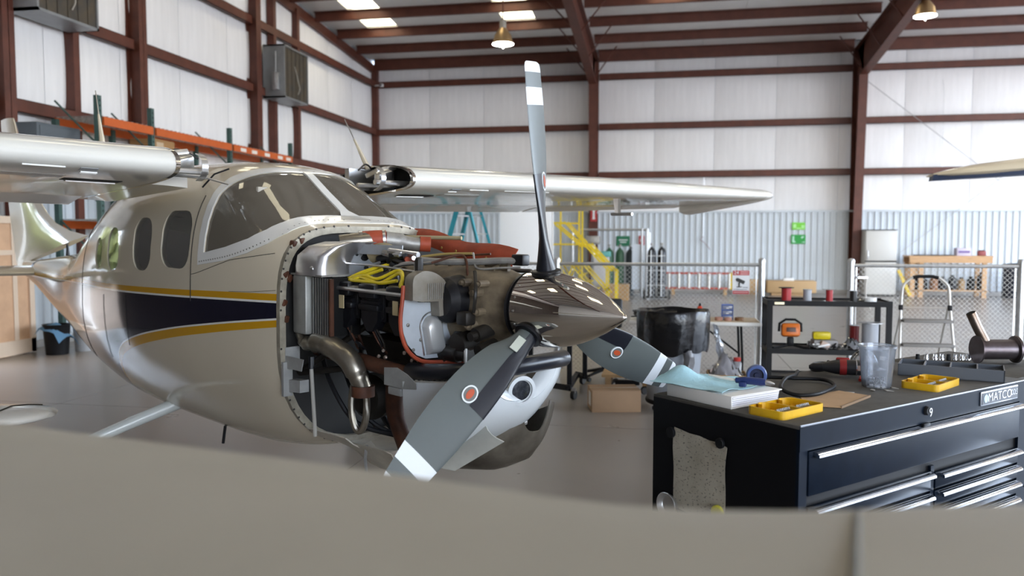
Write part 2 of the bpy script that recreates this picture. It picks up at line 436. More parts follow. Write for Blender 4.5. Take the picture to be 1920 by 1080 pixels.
# ---- rigid frames: tapered column and rafter with flanges
def frame_beam(x):
    e = empty('roof_beam', (x, 0, 0)); struct(e, 'red-brown tapered steel frame column and rafter')
    def web(poly, w=.012):
        MB().prism(poly, -w / 2, w / 2, 'YZ').build('web', M_steel, e, None)
    cw = [(25.92, 0), (25.92, 7.3), (25.05, 7.3), (25.05, 6.38), (25.52, 0)]
    web(cw)
    def flange(p, q, fw=.24, t=.02, name='flange'):
        p, q = Vector((0, *p)), Vector((0, *q)); d = (q - p).normalized(); n = Vector((1, 0, 0)).cross(d) * t; s = Vector((fw / 2, 0, 0))
        MB().add([p - s, p + s, q + s, q - s, p - s + n, p + s + n, q + s + n, q - s + n], [(0, 1, 2, 3), (7, 6, 5, 4), (0, 4, 5, 1), (1, 5, 6, 2), (2, 6, 7, 3), (3, 7, 4, 0)]).build(name, M_steel, e, None)
    flange((25.52, 0), (25.05, 6.38)); flange((25.94, 0), (25.94, 7.3))
    web([(25.9, 7.28), (25.05, 6.38), (16.5, 7.32), (8, 8.0), (8, roofz(8) - .25), (25.9, roofz(26) - .24)])
    flange((25.05, 6.38), (16.5, 7.32)); flange((16.5, 7.32), (8, 8.0)); flange((25.9, roofz(26) - .25), (8, roofz(8) - .26))
    web([(8, 8.0), (-7.9, 6.6), (-7.9, roofz(-8) - .24), (8, roofz(8) - .25)])
    flange((8, 8.0), (-7.9, 6.6))
    for yy in (25.0, 23.0, 21.0, 19.0):    # flange brace angles up to the purlins
        for s in (-1, 1):
            zb_ = 6.38 + (25.05 - yy) * .11 + .05
            MB().cyl((0, yy, zb_), (s * .75, yy - .35, roofz(yy - .35) - .22), .018, 6).build('brace', M_steel, e)
    return e
for x in colx: frame_beam(x)

# added unseen brown panels, darken the near left wall in the fuselage reflections
dl = empty('dark_screen_1', (X0 + .12, 0, 0)); struct(dl, 'brown steel sliding door leaves along the near left wall')
M_screen = mat('dark_screen_brown', (.050, .034, .028), .55, noise=.2, nscale=3)
for k in range(5): MB().bb((0, -7.9 + 2.98 * k, .03), (.06, -4.94 + 2.98 * k, 6.3)).build('screen_panel', M_screen, dl, None)
# sunlit trees beyond the yard, seen through the side opening and in reflections
random.seed(77); trs = MB()
for k in range(70):
    c = Vector((random.uniform(-34, -26), random.uniform(-6, 46), random.uniform(.8, 6.5))); r = random.uniform(1.0, 2.2)
    b = bmesh.new(); bmesh.ops.create_icosphere(b, subdivisions=2, radius=r); b.verts.index_update(); trs.add([c + v.co * random.uniform(.8, 1.15) for v in b.verts], [[v.index for v in f.verts] for f in b.faces]); b.free()
tag(trs.build('foliage', mat('tree_leaves', (.15, .175, .045), .7, c2=(.06, .075, .02), nscale=1.5), None, None), 'sunlit green trees beyond the yard outside the hangar', 'trees', None, 'stuff')

# ------------------------------------------------------------------ the airplane (axes: x forward from the propeller hub, y to its left, z up)
AH = R(123.8); AP = R(-1.0)
an = Vector((math.sin(AH) * math.cos(AP), math.cos(AH) * math.cos(AP), math.sin(AP)))
al = Vector((-an.y, an.x, 0)).normalized(); au = an.cross(al)
AM = Matrix(((an.x, al.x, au.x, -.485), (an.y, al.y, au.y, 3.375), (an.z, al.z, au.z, 1.397), (0, 0, 0, 1)))
plane = empty('airplane', M=AM)
tag(plane, 'cream single-engine high-wing airplane with its engine cowling removed', 'airplane')

M_cream = mat('cream_aircraft_paint', (.60, .53, .41), .18, coat=.4, noise=.03, nscale=2)
M_creamd = mat('worn_cream_paint', (.55, .51, .43), .35, noise=.18, nscale=9)
M_wing = mat('wing_cream_paint', (.70, .685, .635), .26, coat=.6, noise=.02, nscale=2)
M_chrome = mat('mirror_polish', (.72, .67, .60), .035, 1.0)
M_alu = mat('bare_aluminium', (.62, .62, .62), .28, .95, noise=.12, nscale=12)
M_aludull = mat('dull_aluminium', (.36, .35, .33), .5, .6, noise=.25, nscale=14)
M_case = mat('oily_crankcase', (.25, .195, .125), .5, .1, c2=(.08, .06, .04), nscale=9)
M_grime = mat('engine_grime', (.016, .013, .010), .5, noise=.4, nscale=12)
M_blk = mat('engine_black', (.008, .008, .010), .38, noise=.3, nscale=20)
M_red = mat('red_silicone', (.35, .060, .025), .55, noise=.25, nscale=10)
M_yel = mat('yellow_wire', (.72, .56, .02), .4)
M_pipe = mat('exhaust_steel', (.30, .27, .22), .32, .9, noise=.3, nscale=9)
M_baffle = mat('baffle_aluminium', (.46, .48, .50), .42, .45, noise=.12, nscale=9)
M_rubber = mat('black_rubber', (.012, .012, .013), .5, noise=.2, nscale=20)
M_brownp = mat('rusty_brown', (.075, .026, .012), .6, noise=.4, nscale=14)

def paint_mat():
    m = mat('striped_aircraft_paint', (.60, .53, .41), .10, coat=.30, spec=.16); m.node_tree.nodes['Principled BSDF'].inputs['Coat IOR'].default_value = 1.25; nt = m.node_tree; b = nt.nodes['Principled BSDF']; L = nt.links.new
    tc = nt.nodes.new('ShaderNodeTexCoord'); sp = nt.nodes.new('ShaderNodeSeparateXYZ'); L(tc.outputs['Object'], sp.inputs[0])
    def math_(op, a, c=None):
        n = nt.nodes.new('ShaderNodeMath'); n.operation = op
        for i, v in ((0, a), (1, c)):
            if v is None: continue
            if isinstance(v, (int, float)): n.inputs[i].default_value = v
            else: L(v, n.inputs[i])
        return n.outputs[0]
    t = math_('DIVIDE', math_('ADD', sp.outputs[0], 8.0), 7.0)
    def fc(pts):
        n = nt.nodes.new('ShaderNodeFloatCurve'); c = n.mapping.curves[0]
        pts = sorted(((x + 8) / 7, (z + 1) / 1.5) for x, z in pts)
        c.points[0].location = pts[0]; c.points[1].location = pts[-1]
        for p in pts[1:-1]: c.points.new(*p)
        for p in c.points: p.handle_type = 'AUTO_CLAMPED'
        n.mapping.update(); L(t, n.inputs['Value']); return math_('SUBTRACT', math_('MULTIPLY', n.outputs[0], 1.5), 1.0)
    z = sp.outputs[2]
    f1 = fc([(-1.2, -.01), (-1.78, -.03), (-2.61, -.06), (-3.49, -.085), (-4.63, -.11), (-6, -.16), (-7.9, -.2)])
    f2 = fc([(-1.2, -.128), (-1.91, -.22), (-2.62, -.33), (-3.1, -.43), (-3.35, -.51), (-3.5, -.62), (-3.58, -.80), (-3.62, -.99), (-7.9, -.99)])
    w2 = math_('MULTIPLY_ADD', t, -.05); 
    wn_ = w2.node; wn_.inputs[2].default_value = .065
    y1 = math_('LESS_THAN', math_('ABSOLUTE', math_('SUBTRACT', z, f1)), .017)
    y2 = math_('LESS_THAN', math_('ABSOLUTE', math_('SUBTRACT', z, f2)), w2)
    nv = math_('MULTIPLY', math_('LESS_THAN', z, math_('SUBTRACT', f1, .028)), math_('GREATER_THAN', z, math_('ADD', math_('ADD', f2, w2), .010)))
    wt = math_('MULTIPLY', math_('LESS_THAN', z, math_('SUBTRACT', f1, .017)), math_('GREATER_THAN', z, math_('ADD', f2, w2)))
    cur = None
    def mix(f, c, prev):
        n = nt.nodes.new('ShaderNodeMixRGB'); L(f, n.inputs[0]); n.inputs[2].default_value = (*c, 1)
        if prev is None: n.inputs[1].default_value = (.60, .53, .41, 1)
        else: L(prev, n.inputs[1])
        return n.outputs[0]
    cur = mix(wt, (.75, .74, .70), None); cur = mix(nv, (.010, .010, .022), cur); cur = mix(y1, (.56, .29, .012), cur); cur = mix(y2, (.56, .29, .012), cur)
    L(cur, b.inputs['Base Color']); return m
M_paint = paint_mat()

ST = [(-1.30, .525, -.80, .335), (-1.45, .54, -.85, .385), (-1.70, .557, -.90, .525), (-1.95, .57, -.93, .665), (-2.3, .585, -.945, .72), (-3.0, .585, -.95, .73), (-3.6, .55, -.94, .67),
      (-4.2, .47, -.89, .50), (-4.7, .40, -.83, .33), (-5.1, .34, -.75, .18), (-5.5, .28, -.66, .08), (-6.2, .20, -.51, .02), (-6.9, .12, -.34, -.04), (-7.5, .06, -.24, -.08)]
def fsec(x, off=0., n=48):
    w, zb, zt = curve1(ST, x); w += off; zb -= off; zt += off
    zm = lerp(zb, zt, .52 if x > -3.6 else .5); out = []
    for k in range(n):
        a = 2 * PI * (k + .5) / n; c, s = math.cos(a), math.sin(a)
        e = (lerp(4.2, 3.0, max(0, min(1, (-1.45 - x) / .5)))) if s > 0 else 2.5
        if x < -4.2: e = lerp(e, 2.1, min(1, (-4.2 - x) / 1.2))
        y = w * math.copysign(abs(c) ** (2 / e), c); zz = math.copysign(abs(s) ** (2 / e), s)
        out.append((x, y, zm + (zt - zm) * zz if s > 0 else zm + (zm - zb) * zz))
    return out
FX = [-1.30, -1.36, -1.45, -1.53, -1.62, -1.7, -1.78, -1.86, -1.95, -2.05, -2.2, -2.35, -2.6, -2.85, -3.1, -3.35, -3.6, -3.85, -4.1, -4.3, -4.5, -4.7, -4.9, -5.1, -5.3, -5.5, -5.8, -6.1, -6.5, -6.9, -7.2, -7.5]
def floft(off, xs, inv=False):
    return [fsec(x, off) for x in xs]
def shell(o1, o2, xs):
    """tube of skin between two offsets, open ends closed by rims"""
    m = MB(); A = floft(o1, xs); B = floft(o2, xs); n = len(A[0]); K = len(xs)
    m.v = [Vector(p) for r in A for p in r] + [Vector(p) for r in B for p in r]; q = K * n
    for i in range(K - 1):
        for k in range(n):
            j = (k + 1) % n
            m.f.append((i * n + k, (i + 1) * n + k, (i + 1) * n + j, i * n + j)); m.f.append((q + i * n + k, q + i * n + j, q + (i + 1) * n + j, q + (i + 1) * n + k))
    for i in (0, K - 1):
        for k in range(n):
            j = (k + 1) % n; m.f.append((i * n + k, i * n + j, q + i * n + j, q + i * n + k))
    return m
WS = [(-2.055, .15), (-1.8, .188), (-1.6, .238), (-1.49, .29), (-1.44, .335), (-1.42, .40), (-1.42, 1.0), (-1.92, 1.0), (-1.925, .655), (-1.98, .625), (-2.03, .58), (-2.055, .52)]
WS_IN = [(-2.025, .185), (-1.8, .222), (-1.62, .268), (-1.52, .315), (-1.475, .355), (-1.462, .40), (-1.462, 1.0), (-1.895, 1.0), (-1.90, .64), (-1.95, .60), (-1.995, .565), (-2.025, .51)]
WINS = [(-2.57, .085, -2.19, .415), (-3.0, .05, -2.72, .375), (-3.53, .02, -3.27, .31), (-3.88, .02, -3.68, .235)]
def cut_windshield(poly): return MB().prism(poly, -.9, .9, 'XZ')
cut = [('DIFFERENCE', cut_windshield(WS_IN))]
for w in WINS: cut.append(('DIFFERENCE', MB().prism(rrect(*w, min(.11, (w[2] - w[0]) * .45)), -.9, .9, 'XZ')))
skin = boolean(shell(0, -.018, FX), cut)
link('fuselage', smooth(skin, 30), M_paint, plane)
# glass
M_glass = clear('dust_and_glare_windshield', (.84, .81, .74), .55, (.46, .405, .325))  # haze colour holds surface dust plus a painted reflection of the ceiling
M_glass2 = clear('cabin_acrylic', (.93, .92, .90), .34, (.60, .585, .54))  # pale haze painted in to brighten the panes, standing for reflections
gx = [x for x in FX if x > -2.6]
for s in (-1, 1):
    half = MB().bb((-3, 0 if s < 0 else .012, -1), (0, -.012 if s < 0 else 2, 2)) if s > 0 else MB().bb((-3, -2, -1), (0, -.012, 2))
    g = boolean(shell(-.006, -.011, gx), [('INTERSECT', cut_windshield(WS)), ('INTERSECT', half)])
    link('windshield_pane', smooth(g, 40), M_glass, plane)
gx2 = [x for x in FX if -4.3 < x < -1.9]
base_sh = shell(-.006, -.011, gx2).mesh('tmp', None)
for w in WINS:
    rr = rrect(w[0] - .012, w[1] - .012, w[2] + .012, w[3] + .012, min(.12, (w[2] - w[0]) * .45))
    for s in (-1, 1):
        g = boolean(base_sh.copy(), [('INTERSECT', MB().prism(rr, 0, s * .9, 'XZ'))]); link('cabin_window', smooth(g, 40), M_glass2, plane)
# white riveted frame round the windshield and down its centre
fr = boolean(shell(.004, -.002, gx), [('INTERSECT', cut_windshield([(-2.085, .115), (-1.8, .15), (-1.6, .195), (-1.46, .245), (-1.385, .30), (-1.36, .36), (-1.36, 1.0), (-1.95, 1.0), (-1.955, .675), (-2.01, .645), (-2.06, .60), (-2.085, .53)])), ('DIFFERENCE', cut_windshield(WS_IN))])
M_wframe = mat('white_frame_paint', (.74, .73, .70), .25, coat=.5)
wf_ = link('windshield_frame', smooth(fr, 40), M_wframe, plane)
cs = boolean(shell(.004, -.012, gx), [('INTERSECT', MB().prism([(-1.40, -.10), (-1.47, -.055), (-1.52, -.028), (-1.95, -.024), (-1.95, .024), (-1.52, .028), (-1.47, .055), (-1.40, .10)], .2, 1.2, 'XY'))])
link('windshield_post', smooth(cs, 40), M_wframe, plane)
M_rivet = mat('rivet_steel', (.25, .24, .22), .4, .7)
def fside(x, z, off=0.):
    w, zb, zt = curve1(ST, x); w += off; zb -= off; zt += off; zm = lerp(zb, zt, .52 if x > -3.6 else .5)
    up = z > zm; e = (lerp(4.2, 3.0, max(0, min(1, (-1.45 - x) / .5)))) if up else 2.5
    if x < -4.2: e = lerp(e, 2.1, min(1, (-4.2 - x) / 1.2))
    t = min(1, abs(z - zm) / ((zt - zm) if up else (zm - zb))); return -w * max(0, 1 - t ** e) ** (1 / e)
def surf(x, ya=None, za=None):
    """point on the near skin at station x with height za (side) or at lateral ya (top)"""
    S = fsec(x, .004, 160)
    if za is not None: return Vector((x, fside(x, za, .004), za))
    c = [p for p in S if p[2] > .0]; return Vector(min(c, key=lambda p: abs(p[1] - ya)))
rv = MB()
for i in range(26):
    x = lerp(-2.06, -1.46, i / 25); z = curve1([(-2.06, .135), (-1.8, .17), (-1.6, .215), (-1.44, .275)], x)[0]; p = surf(x, za=z)
    rv.lathe([(.0045, 0), (.003, .002), (0, .0025)], 6, TR(p, 0, R(90)))
for i in range(16):
    x = lerp(-1.50, -1.90, i / 15)
    for yy in (-.015, .015): rv.lathe([(.0045, 0), (.003, .002), (0, .0025)], 6, TR(surf(x, ya=yy)))
for i in range(30):
    yy = lerp(-.44, .44, i / 29); rv.lathe([(.0045, 0), (.003, .002), (0, .0025)], 6, TR(surf(-1.40, ya=yy)))
tag(rv.build('rivets', M_rivet, plane), kind='stuff')
# door seam and panel lines as shallow dark joints, skin laps
M_seam = mat('dark_seam', (.03, .027, .022), .7)
def seam(poly, th=.004, name='panel_joint', off=.0012):
    xs_ = [p[0] for p in poly]; zs_ = [p[1] for p in poly]; out = []
    for i in range(len(poly) - 1):
        a, b = Vector(poly[i]), Vector(poly[i + 1]); n = max(2, int((b - a).length / .05))
        for k in range(n): out.append(a.lerp(b, k / n))
    out.append(Vector(poly[-1]))
    pts = [Vector((q.x, fside(q.x, q.y, off), q.y)) for q in out]
    MB().tube(pts, th / 2, 5).build(name, M_seam, plane)
seam([(-2.15, .50), (-2.155, .3), (-2.16, .1), (-2.165, -.09)], .005)
seam([(-1.38, .20), (-1.75, .155), (-2.1, .07), (-2.16, .06)], .003)
seam([(-1.33, .02), (-1.55, .0), (-1.75, -.01)], .002)
seam([(-3.13, -.12), (-3.14, -.3), (-3.15, -.45)], .003); seam([(-3.62, -.15), (-3.64, -.4), (-3.66, -.6)], .003)
seam([(-4.3, .30), (-4.35, 0), (-4.4, -.4), (-4.42, -.7)], .003)

# firewall, cabin lining, seats
M_fw = mat('firewall_metal', (.010, .009, .008), .6, .0, noise=.3, nscale=8)
MB().loft([[(p[0] - .035, p[1], p[2]) for p in fsec(-1.30, -.02)], [(p[0] - .045, p[1], p[2]) for p in fsec(-1.30, -.02)]]).build('firewall', M_fw, plane)
MB().loft([[(p[0] + .012, p[1], p[2]) for p in fsec(-1.30, .003)], [(p[0] - .02, p[1], p[2]) for p in fsec(-1.30, .003)], [(p[0] - .02, p[1], p[2]) for p in fsec(-1.30, -.03)], [(p[0] + .012, p[1], p[2]) for p in fsec(-1.30, -.03)], [(p[0] + .012, p[1], p[2]) for p in fsec(-1.30, .003)]], caps=False).build('cowl_flange', mat('worn_flange', (.30, .27, .21), .4, .2, noise=.3, nscale=15), plane)
fs_ = MB()
for k, p in enumerate(fsec(-1.30, .004, 60)):
    if p[1] < .3 and k % 1 == 0: fs_.lathe([(.006, 0), (.006, .004), (0, .005)], 7, Matrix.Translation((p[0] + .008, p[1] * .985, p[2])) @ rotm(0, R(90), 0))
tag(fs_.build('cowl_fasteners', M_seam, plane), kind='stuff')
M_int = mat('cabin_lining', (.45, .42, .36), .8)
MB().bb((-3.9, -.46, -.48), (-1.36, .46, -.44)).build('cabin_floor', M_int, plane, None)
MB().prism([(-1.40, .27), (-1.62, .31), (-1.72, .29), (-1.72, -.1), (-1.66, -.3), (-1.40, -.3)], -.45, .45, 'XZ').build('instrument_panel', mat('dash_black', (.02, .02, .02), .6), plane)
M_seat = mat('seat_fabric', (.38, .34, .29), .8, noise=.2, nscale=30)
for x, y in ((-2.25, -.26), (-2.25, .26), (-3.1, -.26), (-3.1, .26)):
    st = MB().box((x, y, -.2), (.46, .44, .13), ch=.03).build('cabin_seat', M_seat, plane)
    MB().box((x - .24, y, .12), (.10, .42, .56), rotm(0, R(-8), 0), ch=.035).build('seat_back', M_seat, st)
    MB().box((x - .29, y, .48), (.07, .22, .14), rotm(0, R(-8), 0), ch=.025).build('headrest', M_seat, st)
    MB().bb((x - .15, y - .18, -.44), (x + .15, y + .18, -.26)).build('seat_base', M_seat, st)
yoke = MB(); yoke.tube([(-1.72, -.26, .12), (-1.9, -.26, .12)], .012, 8).tube([(-1.9, -.36, .20), (-1.9, -.37, .10), (-1.9, -.26, .11), (-1.9, -.15, .10), (-1.9, -.16, .20)], .014, 8)
yoke.build('control_yoke', M_black, plane)
# sun visor bracket and compass in the windshield
MB().box((-1.80, -.32, .52), (.03, .10, .05), ch=.008).build('visor', M_int, plane)

# ---- wings
M_dark = mat('dark_opening', (.008, .008, .008), .6, spec=.2)
def airfoil(c, zo, x0, tc=.125, droop=0., n=22, te=-.095):
    up = []; lo = []
    for k in range(n + 1):
        s = (1 - math.cos(PI * k / n)) / 2
        t = 5 * tc * (.2969 * math.sqrt(s) - .126 * s - .3516 * s * s + .2843 * s ** 3 - .1015 * s ** 4) * (1 + .32 * math.exp(-s / .05))
        cam_ = .022 * math.sin(PI * s ** .8) + te * s ** 1.3
        up.append((x0 - s * c, zo + (cam_ + t) * c)); lo.append((x0 - s * c, zo + (cam_ - t) * c - droop * s))
    return up + lo[-2:0:-1]
def wing(sgn):
    dy = [(.76, 0), (1.2, 0), (2.0, 0), (3.0, 0), (3.6, .04), (4.4, .22), (5.2, .42), (5.62, .52)]
    rings = []
    for y, k in dy:
        c = 1.60 - k * .95; rings.append([(x, sgn * y, z) for x, z in airfoil(c, .645 + .016 * (y - .76), -1.865 - k * .12)])
    w = empty('wing'); w.parent = plane
    MB().loft(rings, caps=False).build('wing_skin', M_wing, w, 40)
    tip = []
    for y, sc, dr in ((5.625, 1.0, .07), (5.72, .985, .10), (5.80, .94, .11), (5.86, .84, .10), (5.90, .66, .06), (5.915, .45, .02)):
        c = (1.60 - .52 * .95); cc = c * sc
        tip.append([(x, sgn * y, z) for x, z in airfoil(cc, .645 + .016 * (y - .76) - (1 - sc) * .02, -1.865 - .0624 - (c - cc) * .35, .125 * (sc ** .4), dr)])
    MB().loft(tip).build('wing_tip', M_wing, w, 50)
    # navigation light lens on the tip
    MB().lathe([(.0, .05), (.018, .03), (.024, 0), (.018, -.03), (0, -.06)], 12, TR((-2.03, sgn * 5.90, .72), 0, R(90))).build('navigation_light', mat('navigation_glass', (.05, .06, .08), .1, coat=1), w)
    # root rib, closing the open end
    rib = [(x, sgn * .94, z) for x, z in airfoil(1.57, .645, -1.88, .12)]
    MB().loft([rib, [(x, sgn * .95, z) for x, _, z in rib]]).build('root_rib', M_dark, w)
    lipr = airfoil(1.604, .645, -1.863, n=30); ins = airfoil(1.55, .645, -1.89, .115, n=30)
    MB().loft([[(x, sgn * .775, z) for x, z in lipr], [(x, sgn * .752, z) for x, z in lipr], [(x, sgn * .752, z) for x, z in ins], [(x, sgn * .83, z) for x, z in ins]], caps=False).build('root_lip', M_chrome, w, 40)
    fz = [(x, z) for x, z in airfoil(1.58, .645, -1.875, n=40) if x < -2.22]
    if sgn < 0: MB().loft([[(x, sgn * .765, z) for x, z in fz], [(x, sgn * .66, z - .004) for x, z in fz], [(x, sgn * .55, z - .012) for x, z in fz]]).build('root_fairing', M_wing, w, 40)
    # aileron and flap joints
    for y0, y1, nm in ((.80, 3.35, 'flap'), (3.40, 5.55, 'aileron')):
        g = []
        for i in range(9):
            y = lerp(y0, y1, i / 8); k = curve1([(a, b) for a, b in dy], y)[0]; c = 1.60 - k * .95
            A = airfoil(c * .26, .645 + .016 * (y - .76) - .072 * c + .006, -1.865 - k * .12 - c * .745, .11, 0, 10, -.20)
            g.append([(x, sgn * y, z) for x, z in A])
        MB().loft(g).build(nm, M_wing, w, 40)
    return w
wr_ = wing(-1); wl_ = wing(1)
# slots, plates and openings under the leading edges
def under(y, s, sgn, off=.002):
    A = airfoil(1.60, .645 + .016 * (y - .76), -1.865, n=80)[81:]; A = A[::-1]; x = -1.865 - s * 1.6
    k = min(range(len(A)), key=lambda i: abs(A[i][0] - x)); i0, i1 = max(k - 1, 0), min(k + 1, len(A) - 1)
    t = Vector((A[i1][0] - A[i0][0], 0, A[i1][1] - A[i0][1])).normalized(); n = Vector((t.z, 0, -t.x))
    if n.z > 0: n = -n
    return Vector((A[k][0], sgn * y, A[k][1])) + n * off, t, n
def patch(w, name, y0, y1, s0, s1, m, sgn, off=.002, th=.004):
    g = []
    for i in range(5):
        y = lerp(y0, y1, i / 4); g.append([under(y, lerp(s0, s1, j / 3), sgn, off)[0] for j in range(4)])
    MB().sheet(g, th).build(name, m, w)
for w, sgn in ((wr_, -1), (wl_, 1)):
    patch(w, 'access_opening', .92, 1.20, .20, .26, M_dark, sgn); patch(w, 'opening_lip', .93, 1.17, .255, .268, M_alu, sgn, .004)
    patch(w, 'vent_slot', 1.13, 1.21, .030, .052, mat('slot_grey', (.25, .26, .27), .4), sgn, .002); patch(w, 'vent_lip', 1.125, 1.2, .056, .064, M_wframe, sgn, .008)
    patch(w, 'stall_strip', 1.28, 1.46, .022, .028, M_wframe, sgn, .007); patch(w, 'stall_strip', 1.62, 2.1, .026, .033, M_wframe, sgn, .007)
    patch(w, 'fuel_panel', 1.22, 1.55, .15, .20, mat('panel_grey', (.50, .50, .49), .3), sgn, .001)
    # exposed root structure where the fairing is off
    sp = MB(); sp.bb((-2.35, sgn * .56, .58), (-2.30, sgn * .93, .72)); sp.box((-2.06, sgn * .66, .66), (.05, .12, .08), rotm(.3, .4, .2), ch=.012).box((-2.14, sgn * .70, .70), (.12, .18, .03), rotm(.2, -.3, .1), ch=.005).tube([(-2.0, sgn * .55, .62), (-2.0, sgn * .9, .62)], .018, 10).tube([(-2.12, sgn * .5, .60), (-2.1, sgn * .8, .61)], .014, 8)
    sp.build('spar_fitting', M_alu, w)
    gg = []
    for i in range(9):
        a = R(-80 + 20 * i); gg.append([(-2.05 + .10 * math.cos(a), sgn * yy, .645 + .075 * math.sin(a)) for yy in (.565, .585, .60)])
    MB().sheet(gg, .004).build('root_flange', M_alu, w)
    MB().tube(spline([(-2.15, sgn * .53, .70), (-2.2, sgn * .62, .745), (-2.25, sgn * .7, .72), (-2.4, sgn * .78, .70)], 5), .006, 7).build('fuel_line', M_blk, w)
# cabin-top fairing edge
MB().tube([(-1.93, -.46, .64), (-1.98, -.52, .61), (-2.05, -.555, .54)], .005, 6).build('root_seal', M_rubber, plane)
MB().tube([(-1.86, -.62, .58), (-1.80, -.53, .55)], .006, 6).build('drain_tube', M_alu, plane)
# pitot mast
pm = MB(); pm.loft([[(-1.99 - .06, 3.09, .60), (-1.99, 3.08, .60), (-1.99 + .02, 3.09, .60), (-1.99, 3.10, .60)], [(-2.0 - .04, 3.11, .47), (-2.0, 3.10, .47), (-2.0 + .02, 3.11, .47), (-2.0, 3.12, .47)]]); pm.tube([(-2.08, 3.11, .468), (-1.86, 3.11, .468)], .014, 8)
pm.build('pitot_mast', M_alu, wl_)
# antennas
def whip(base, tip, nm='whip_antenna'):
    b, t = Vector(base), Vector(tip); a = empty(nm); a.parent = plane
    MB().tube([b, b.lerp(t, .12), b.lerp(t, .6)], [.020, .018, .007], 8).build('antenna_base', M_cream, a)
    MB().tube([b.lerp(t, .58), t], [.005, .003], 6).build('antenna_rod', M_alu, a)
whip((-3.05, -.72, .78), (-3.25, -.69, 1.17)); whip((-2.33, .74, .72), (-2.56, .70, 1.075))
MB().tube([(-6.17, 0, .0), (-6.17, 0, .07), (-6.20, 0, .22)], [.022, .013, .005], 8).build('tail_antenna', M_blk, plane)
# ---- tail
def fin():
    # side outline (x, z)
    le = [(-5.60, .22), (-6.1, .26), (-6.51, .33), (-6.75, .42), (-6.91, .51), (-7.2, .78), (-7.5, 1.06), (-7.72, 1.27), (-7.80, 1.40), (-7.86, 1.46)]
    te = [(-7.85, -.16), (-7.9, -.10), (-7.95, 0.0), (-8.0, .15), (-8.08, .35), (-8.13, .54), (-8.2, .85), (-8.28, 1.15), (-8.33, 1.40), (-8.33, 1.47)]
    rings = []
    for (x0, z0), (x1, z1) in zip(le, te):
        c = x0 - x1; th = .05 if z0 < 1.3 else .035; ring = []
        for k in range(9): s = k / 8; ring.append((lerp(x0, x1, s), th * math.sin(PI * min(1, s ** .6)) * (1 - .4 * s) + .004, lerp(z0, z1, s)))
        for k in range(8, -1, -1): s = k / 8; ring.append((lerp(x0, x1, s), -th * math.sin(PI * min(1, s ** .6)) * (1 - .4 * s) - .004, lerp(z0, z1, s)))
        rings.append(ring)
    MB().loft(rings).build('tail_fin', M_cream, plane, 50)
fin()
for s in (-1, 1):
    rg = []
    for y, c, x0 in ((.08, .92, -6.75), (.6, .86, -6.82), (1.4, .76, -6.93), (1.85, .70, -7.0), (1.95, .5, -7.1)):
        rg.append([(x, s * y, z) for x, z in airfoil(c, -.17, x0, .10, 0, 12, 0)])
    MB().loft(rg).build('tailplane', M_cream, plane, 40)
MB().lathe([(.0, .14), (.09, .10), (.12, 0), (.10, -.12), (0, -.16)], 16, TR((-6.95, 0, -.16), 0, 0, R(90))).build('tail_fairing', M_blk, plane)

# ---- main landing gear legs, nose gear
M_gear = mat('gear_leg_paint', (.55, .58, .56), .25, coat=.5)
M_tyre = mat('tyre_rubber', (.02, .02, .02), .7, bump=.2, bscale=60)
GZ = -1.397
for s in (-1, 1):
    g = empty('main_gear'); g.parent = plane
    MB().tube([(-2.97, s * .20, -.80), (-3.15, s * .62, -.98), (-3.26, s * 1.25, -1.20)], [.045, .038, .03], 12).build('gear_leg', M_gear, g)
    zz = GZ + .20 + 3.16 * math.sin(-AP) * -1 + .11
    MB().lathe([(.09, -.075), (.155, -.075), (.195, -.05), (.205, 0), (.195, .05), (.155, .075), (.09, .075)], 28, Matrix.Translation((-3.27, s * 1.33, -1.248)) @ rotm(R(90))).build('tyre', M_tyre, g)
    MB().lathe([(.0, -.06), (.085, -.06), (.09, -.03), (.09, .03), (.085, .06), (0, .06)], 20, Matrix.Translation((-3.27, s * 1.33, -1.248)) @ rotm(R(90))).build('wheel_hub', M_alu, g)
ng = empty('nose_gear'); ng.parent = plane
MB().tube([(-.98, 0, -.45), (-.80, 0, -1.12)], [.045, .03], 12).build('oleo_strut', M_alu, ng)
MB().tube([(-.86, -.09, -1.20), (-.85, -.08, -1.05), (-.82, 0, -1.0), (-.85, .08, -1.05), (-.86, .09, -1.20)], .02, 8).build('fork', M_gear, ng)
MB().lathe([(.07, -.06), (.13, -.06), (.165, -.04), (.175, 0), (.165, .04), (.13, .06), (.07, .06)], 24, Matrix.Translation((-.86, 0, -1.205)) @ rotm(R(90))).build('tyre', M_tyre, ng)
MB().lathe([(.0, -.05), (.068, -.05), (.07, .05), (0, .05)], 16, Matrix.Translation((-.86, 0, -1.205)) @ rotm(R(90))).build('wheel_hub', M_alu, ng)
MB().tube([(-2.35, -.30, -.88), (-2.38, -.30, -.99)], .010, 6).build('belly_drain', M_blk, plane)

